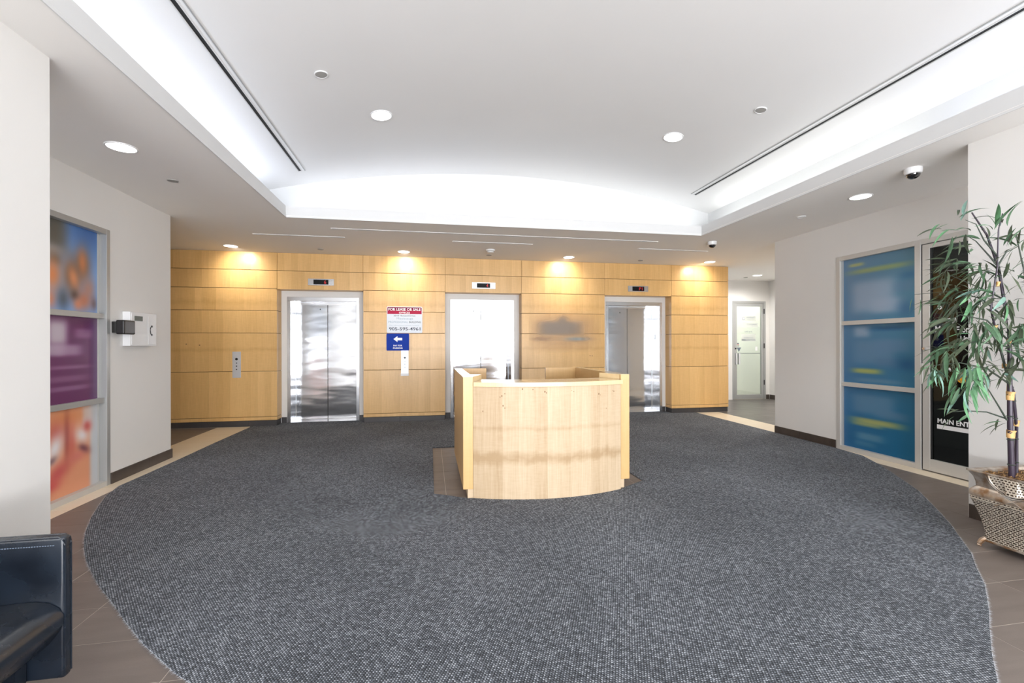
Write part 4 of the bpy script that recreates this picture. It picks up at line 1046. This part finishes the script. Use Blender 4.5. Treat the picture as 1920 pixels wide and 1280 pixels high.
for z in (.318, .330): loft([(.236, z-.006), (.243, z-.003), (.243, z+.003), (.236, z+.006)], 'beaded_band', M['lattice2'])
loft([(.236, .336), (.247, .342), (.2475, .358), (.244, .376), (.230, .394), (.222, .402)], 'shoulder', M['patina'])
loft([(.222, .400), (.224, .43), (.232, .465), (.250, .498)], 'neck', M['patina'])
loft([(.248, .497), (.257, .500), (.257, .506), (.246, .508), (.228, .50), (.218, .44)], 'rim', M['patina'])
loft([(.192, .038), (.200, .042), (.200, .050), (.192, .054)], 'bottom_rail', M['patina'])
for sx in (-1, 1):
    for sy in (-1, 1):
        x, y = PC.x+sx*.196, PC.y+sy*.196
        MB().tube([(x-sx*.012, y-sy*.012, .06), (x, y, .042), (x+sx*.010, y+sy*.010, .018), (x+sx*.006, y+sy*.006, .008), (x+sx*.018, y+sy*.018, .010)], [.014, .017, .013, .011, .008], 8).build('foot', M['patina'], t, smooth=True)
# lattice medallions on the left and front faces
def medal(side):
    def P(a, z, o):  # a along the face, o outward
        h = .224+max(0, (z-.40))*.22+o if z > .4 else .250+o-.0
        return (PC.x-h, PC.y+a, z) if side == 'L' else (PC.x+a, PC.y-h, z)
    n = 16; vs = []; fs = []
    R, zc = .125, .497
    top = [P(R*math.cos(PI*k/n), zc, .006) for k in range(n+1)]
    bot = [P(R*math.cos(PI*k/n), zc-.100*math.sin(PI*k/n), .010) for k in range(n+1)]
    vs = top+bot
    fs = [(k, k+1, n+2+k, n+1+k) for k in range(n)]
    md = MB().add(vs, fs).build('lattice_medallion', M['lattice2'], t)
    MB().tube([P(R*math.cos(PI*k/n), zc-.102*math.sin(PI*k/n), .012) for k in range(n+1)], .0038, 6).build('border', M['patina'], md, smooth=True)
    MB().tube([P((R+.012)*math.cos(PI*k/n), zc-.114*math.sin(PI*k/n), .010) for k in range(n+1)], .0025, 6).build('border', M['patina'], md, smooth=True)
    for s_ in (-1, 1):
        MB().tube([P(s_*.075, .405, .008), P(s_*.02, .375, .003), P(-s_*.03, .345, .002), P(-s_*.10, .305, -.006)], .003, 6).build('scroll_line', M['patina'], md, smooth=True)
medal('L'); medal('F')
so = MB().add([(x, y, .482) for x, y in ringpts(.222)], [tuple(range(20))]).build('soil', M['soil'], t)
c = MB()
for k in range(140):
    x = PC.x+random.uniform(-.2, .2); y = PC.y+random.uniform(-.2, .2); a = random.uniform(0, 6.3); l = random.uniform(.015, .05)
    z = .486
    c.tube([(x, y, z-.003), (x+l*.5*math.cos(a), y+l*.5*math.sin(a), z+random.uniform(.002, .014)), (x+l*math.cos(a), y+l*math.sin(a), z)], .003, 4)
tag(c.build('moss_fibre', plain('tan_moss', (.30, .17, .07), .9), t), kind='stuff')

# ------------------------------------------------------------------ bamboo
b = thing('potted_bamboo', 'tall artificial bamboo with dark canes and long drooping green leaves in the silver planter', 'plant', (3.75, 2.32, .483))
canes = [
 ([(3.717,2.337,0.484),(3.695,2.331,0.812),(3.692,2.331,1.088),(3.705,2.339,1.364),(3.687,2.353,1.607),(3.683,2.384,1.856),(3.632,2.413,2.071),(3.57,2.455,2.228)], .017, .004, 'cane'),
 ([(3.831,2.384,0.484),(3.846,2.393,0.795),(3.779,2.367,1.031),(3.712,2.358,1.155),(3.621,2.344,1.364),(3.513,2.313,1.568),(3.53,2.29,1.836),(3.512,2.272,2.066),(3.526,2.26,2.164)], .010, .003, 'cane'),
 ([(3.80,2.267,0.484),(3.79,2.276,0.821),(3.79,2.276,1.16),(3.78,2.279,1.499),(3.75,2.297,1.842),(3.735,2.324,2.054)], .010, .003, 'caneg'),
 ([(3.90,2.20,0.484),(3.93,2.18,0.9),(3.90,2.16,1.4),(3.95,2.15,1.9),(3.92,2.12,2.15)], .012, .003, 'cane'),
 ([(3.90,2.20,1.1),(3.85,2.10,1.4),(3.80,2.02,1.7)], .006, .002, 'caneg')]
branches = [
 [(3.674,2.335,0.857),(3.577,2.322,0.964),(3.462,2.302,1.078),(3.377,2.287,1.147)],
 [(3.674,2.345,1.191),(3.631,2.342,1.33),(3.564,2.355,1.433),(3.443,2.346,1.501)],
 [(3.683,2.384,1.856),(3.649,2.41,1.93),(3.562,2.426,2.029),(3.47,2.422,2.067)],
 [(3.652,2.369,1.922),(3.531,2.361,2.02),(3.445,2.346,2.116),(3.377,2.358,2.143)],
 [(3.674,2.355,1.642),(3.667,2.437,1.704),(3.603,2.5,1.764),(3.5,2.539,1.822)],
 [(3.695,2.341,1.503),(3.632,2.444,1.65),(3.57,2.557,1.716),(3.35,2.647,1.696)],
 [(3.692,2.331,1.088),(3.486,2.318,1.194),(3.262,2.307,1.231),(3.065,2.312,1.216)],
 [(3.674,2.335,0.864),(3.582,2.382,0.904),(3.467,2.423,0.909),(3.414,2.453,0.899)],
 [(3.705,2.339,1.364),(3.511,2.334,1.501),(3.297,2.332,1.533),(3.159,2.336,1.465)],
 [(3.705,2.339,1.329),(3.42,2.33,1.364),(3.263,2.338,1.331)],
 [(3.79,2.27,1.3),(3.72,2.17,1.42),(3.66,2.06,1.45)], [(3.92,2.17,1.5),(3.98,2.05,1.62),(4.0,1.95,1.6)],
 [(3.53,2.29,1.836),(3.60,2.29,1.93),(3.706,2.298,1.97)]]
for pts, r0, r1, m in canes:
    n = len(pts)
    cn = MB().tube(pts, [r0+(r1-r0)*k/(n-1) for k in range(n)], 10).build('cane', M[m], b, smooth=True)
    # nodes and tan sheaths
    V = [Vector(p) for p in pts]
    for i in range(n-1):
        for f in (0.25, 0.75):
            p = V[i].lerp(V[i+1], f); r = r0+(r1-r0)*(i+f)/(n-1); d_ = (V[i+1]-V[i]).normalized()
            MB().tube([p-d_*.004, p, p+d_*.004], [r, r*1.25+.001, r], 10).build('node', M['caneg'], cn, smooth=True)
for (p, r, h) in (((3.701,2.333,.74), .020, .05), ((3.694,2.331,.985), .019, .055), ((3.705,2.345,1.02), .010, .07), ((3.845,2.393,.80), .013, .04), ((3.79,2.275,.74), .013, .05),
                  ((3.674,2.350,1.19), .010, .03), ((3.570,2.33,1.44), .010, .03), ((3.80,2.27,.52), .013, .03), ((3.69,2.335,1.35), .012, .03), ((3.61,2.34,1.72), .009, .03)):
    MB().tube([(p[0], p[1], p[2]), (p[0]+.001, p[1], p[2]+h*.5), (p[0]+.003, p[1]-.002, p[2]+h)], [r, r*1.08, r*1.25], 9).build('sheath', M['sheath'], b, smooth=True)
for pts in branches:
    MB().tube(pts, [.006-(.0045)*k/(len(pts)-1) for k in range(len(pts))], 6).build('branch', M['caneg'], b, smooth=True)
# leaves: lanceolate, folded on the midrib, drooping; shared meshes
def leaf_mesh(L_, w_, droop, fold, mat):
    n = 7; vs = []; fs = []
    for k in range(n+1):
        s = k/n; ww = w_*(math.sin(PI*min(1, s**0.75))**0.9 if s < 1 else 0)*.5+.0006
        x = L_*s*(1-.12*droop*s); z = -droop*L_*.42*s*s
        vs += [(x, -ww, z+fold*ww), (x, 0, z), (x, ww, z+fold*ww)]
    for k in range(n):
        for q in (0, 1): a = k*3+q; fs.append((a, a+1, a+4, a+3))
    me = bpy.data.meshes.new('leaf'); me.from_pydata(vs, [], fs); me.update()
    me.polygons.foreach_set('use_smooth', [True]*len(me.polygons)); me.materials.append(M[mat]); return me
LM = {}
for m in ('leafA', 'leafB', 'leafC', 'leafD'):
    LM[m] = [leaf_mesh(l, w_, d_, f_, m) for (l, w_, d_, f_) in ((.15, .018, .5, .4), (.18, .020, .9, .35), (.205, .023, .7, .3), (.12, .016, .3, .4), (.17, .016, 1.3, .3))]
clusters = [((3.453, 2.425, 2.067), 'L'), ((3.349, 2.444, 2.12), 'L'), ((3.344, 2.364, 2.143), 'U'), ((3.532, 2.269, 2.1), 'U'), ((3.499, 2.275, 2.073), 'U'), ((3.632, 2.413, 2.018), 'U'), ((3.545, 2.429, 1.994), 'L'), ((3.408, 2.434, 2.039), 'D'), ((3.604, 2.296, 1.958), 'U'), ((3.706, 2.298, 1.945), 'U'), ((3.768, 2.318, 2.002), 'R'), ((3.621, 2.497, 1.873), 'L'), ((3.518, 2.535, 1.913), 'L'), ((3.464, 2.545, 1.822), 'D'), ((3.547, 2.358, 1.847), 'L'), ((3.59, 2.401, 1.698), 'L'), ((3.549, 2.51, 1.728), 'L'), ((3.57, 2.557, 1.642), 'D'), ((3.442, 2.529, 1.656), 'L'), ((3.479, 2.37, 1.606), 'D'), ((3.554, 2.306, 1.635), 'L'), ((3.654, 2.288, 1.635), 'D'), ((3.72, 2.296, 1.774), 'R'), ((3.297, 2.332, 1.516), 'L'), ((3.192, 2.33, 1.482), 'L'), ((3.436, 2.327, 1.483), 'D'), ((3.476, 2.269, 1.464), 'D'), ((3.637, 2.291, 1.466), 'R'), ((3.704, 2.279, 1.465), 'D'), ((3.263, 2.338, 1.348), 'L'), ((3.175, 2.333, 1.298), 'D'), ((3.386, 2.336, 1.381), 'L'), ((3.486, 2.318, 1.347), 'D'), ((3.541, 2.257, 1.33), 'R'), ((3.67, 2.285, 1.262), 'D'), ((3.065, 2.312, 1.199), 'D'), ((3.169, 2.314, 1.198), 'L'), ((3.262, 2.307, 1.214), 'D'), ((3.344, 2.293, 1.214), 'D'), ((3.486, 2.318, 1.194), 'D'), ((3.278, 2.305, 1.071), 'D'), ((3.377, 2.287, 1.131), 'D'), ((3.569, 2.303, 1.16), 'R'), ((3.693, 2.28, 1.33), 'R'), ((3.433, 2.429, 0.902), 'L'), ((3.661, 2.337, 0.846), 'L'), ((3.369, 2.644, 1.696), 'S'), ((3.649, 2.339, 1.778), 'U'), ((3.65, 2.441, 1.793), 'D'), ((3.486, 2.419, 1.646), 'L'),
 ((3.86, 2.2, 1.9), 'R'), ((3.9, 2.12, 1.75), 'D'), ((3.8, 2.1, 1.55), 'D'), ((3.72, 2.16, 1.42), 'R'), ((3.95, 2.05, 1.6), 'D'), ((3.85, 2.15, 1.3), 'D'), ((3.75, 2.2, 1.7), 'U')]
nleaf = 0; extra = MB()
off = Vector(b.location)
right = Vector((.984, -.1775, 0)); fwd = Vector((.1775, .984, 0)); up = Vector((0, 0, 1))
for (p, md) in clusters:
    p = Vector(p)
    n = {'L': 7, 'U': 5, 'D': 7, 'R': 5, 'S': 2}[md]
    if p.z < .95: n = 4
    if p.z > 1.98: n = 4
    ms = random.choice((('leafA', 'leafC', 'leafA'), ('leafA', 'leafB', 'leafC', 'leafC'), ('leafD', 'leafA', 'leafC'), ('leafC', 'leafA', 'leafC')))
    if abs(p.x-3.065) < .01 or (md == 'D' and p.z < 1.25 and p.z > 1.0): ms = ('leafD', 'leafB', 'leafA')
    for k in range(n):
        base = {'L': -right*1.0-up*.25, 'U': up*.9+right*random.uniform(-.6, .7), 'D': -up*.8-right*.3, 'R': right*.9+up*.1, 'S': -up}[md]
        dr = (base+right*random.uniform(-.65, .65)+fwd*random.uniform(-.7, .5)+up*random.uniform(-.55, .5)).normalized()
        side = dr.cross(up)
        if side.length < .05: side = right.copy()
        side.normalize(); nn = side.cross(dr).normalized()
        roll = random.uniform(-.9, .9)
        R3 = Matrix((dr, -side, nn)).transposed().to_4x4()
        me = random.choice(LM[random.choice(ms)])
        q = p+dr*.01+Vector((random.uniform(-.03, .03), random.uniform(-.03, .03), random.uniform(-.03, .03)))
        sc = random.uniform(.75, 1.12)
        if p.z < .95: sc *= .8
        mt = Matrix.Translation(q-off) @ R3 @ Matrix.Rotation(roll, 4, 'X') @ Matrix.Scale(sc, 4)
        if nleaf < 300:
            o = bpy.data.objects.new('leaf', me); COL.objects.link(o); o.parent = b
            o.matrix_local = mt
        else:
            extra.add([mt @ v.co for v in me.vertices], [tuple(pp.vertices) for pp in me.polygons])
        # keep leaves off the wall behind
        nleaf += 1
tag(extra.build('rear_leaves', M['leafA'], b, True), kind='stuff')
vs = []; fs = []
for (p, md) in clusters:
    p = Vector(p)
    if p.z < .95 or p.z > 1.95 or md == 'S': continue
    for k in range(7):
        dr = (-right*random.uniform(-.5, 1)+fwd*random.uniform(-.8, .6)+up*random.uniform(-.9, .45)).normalized()
        side = dr.cross(up).normalized(); L_ = random.uniform(.07, .14); w_ = random.uniform(.006, .010)
        q = p+Vector((random.uniform(-.05, .06), random.uniform(-.06, .06), random.uniform(-.05, .05)))-off
        n0 = len(vs)
        vs += [tuple(q), tuple(q+dr*L_*.45+side*w_), tuple(q+dr*L_-up*L_*.25), tuple(q+dr*L_*.45-side*w_), tuple(q+dr*L_*.5-up*.004)]
        fs += [(n0, n0+1, n0+4), (n0+1, n0+2, n0+4), (n0+2, n0+3, n0+4), (n0+3, n0, n0+4)]
me = bpy.data.meshes.new('small_leaves'); me.from_pydata(vs, [], fs); me.materials.append(M['leafC'])
o = bpy.data.objects.new('small_leaves', me); COL.objects.link(o); o.parent = b; tag(o, kind='stuff')
print('tiles', nt_, 'leaves', nleaf)
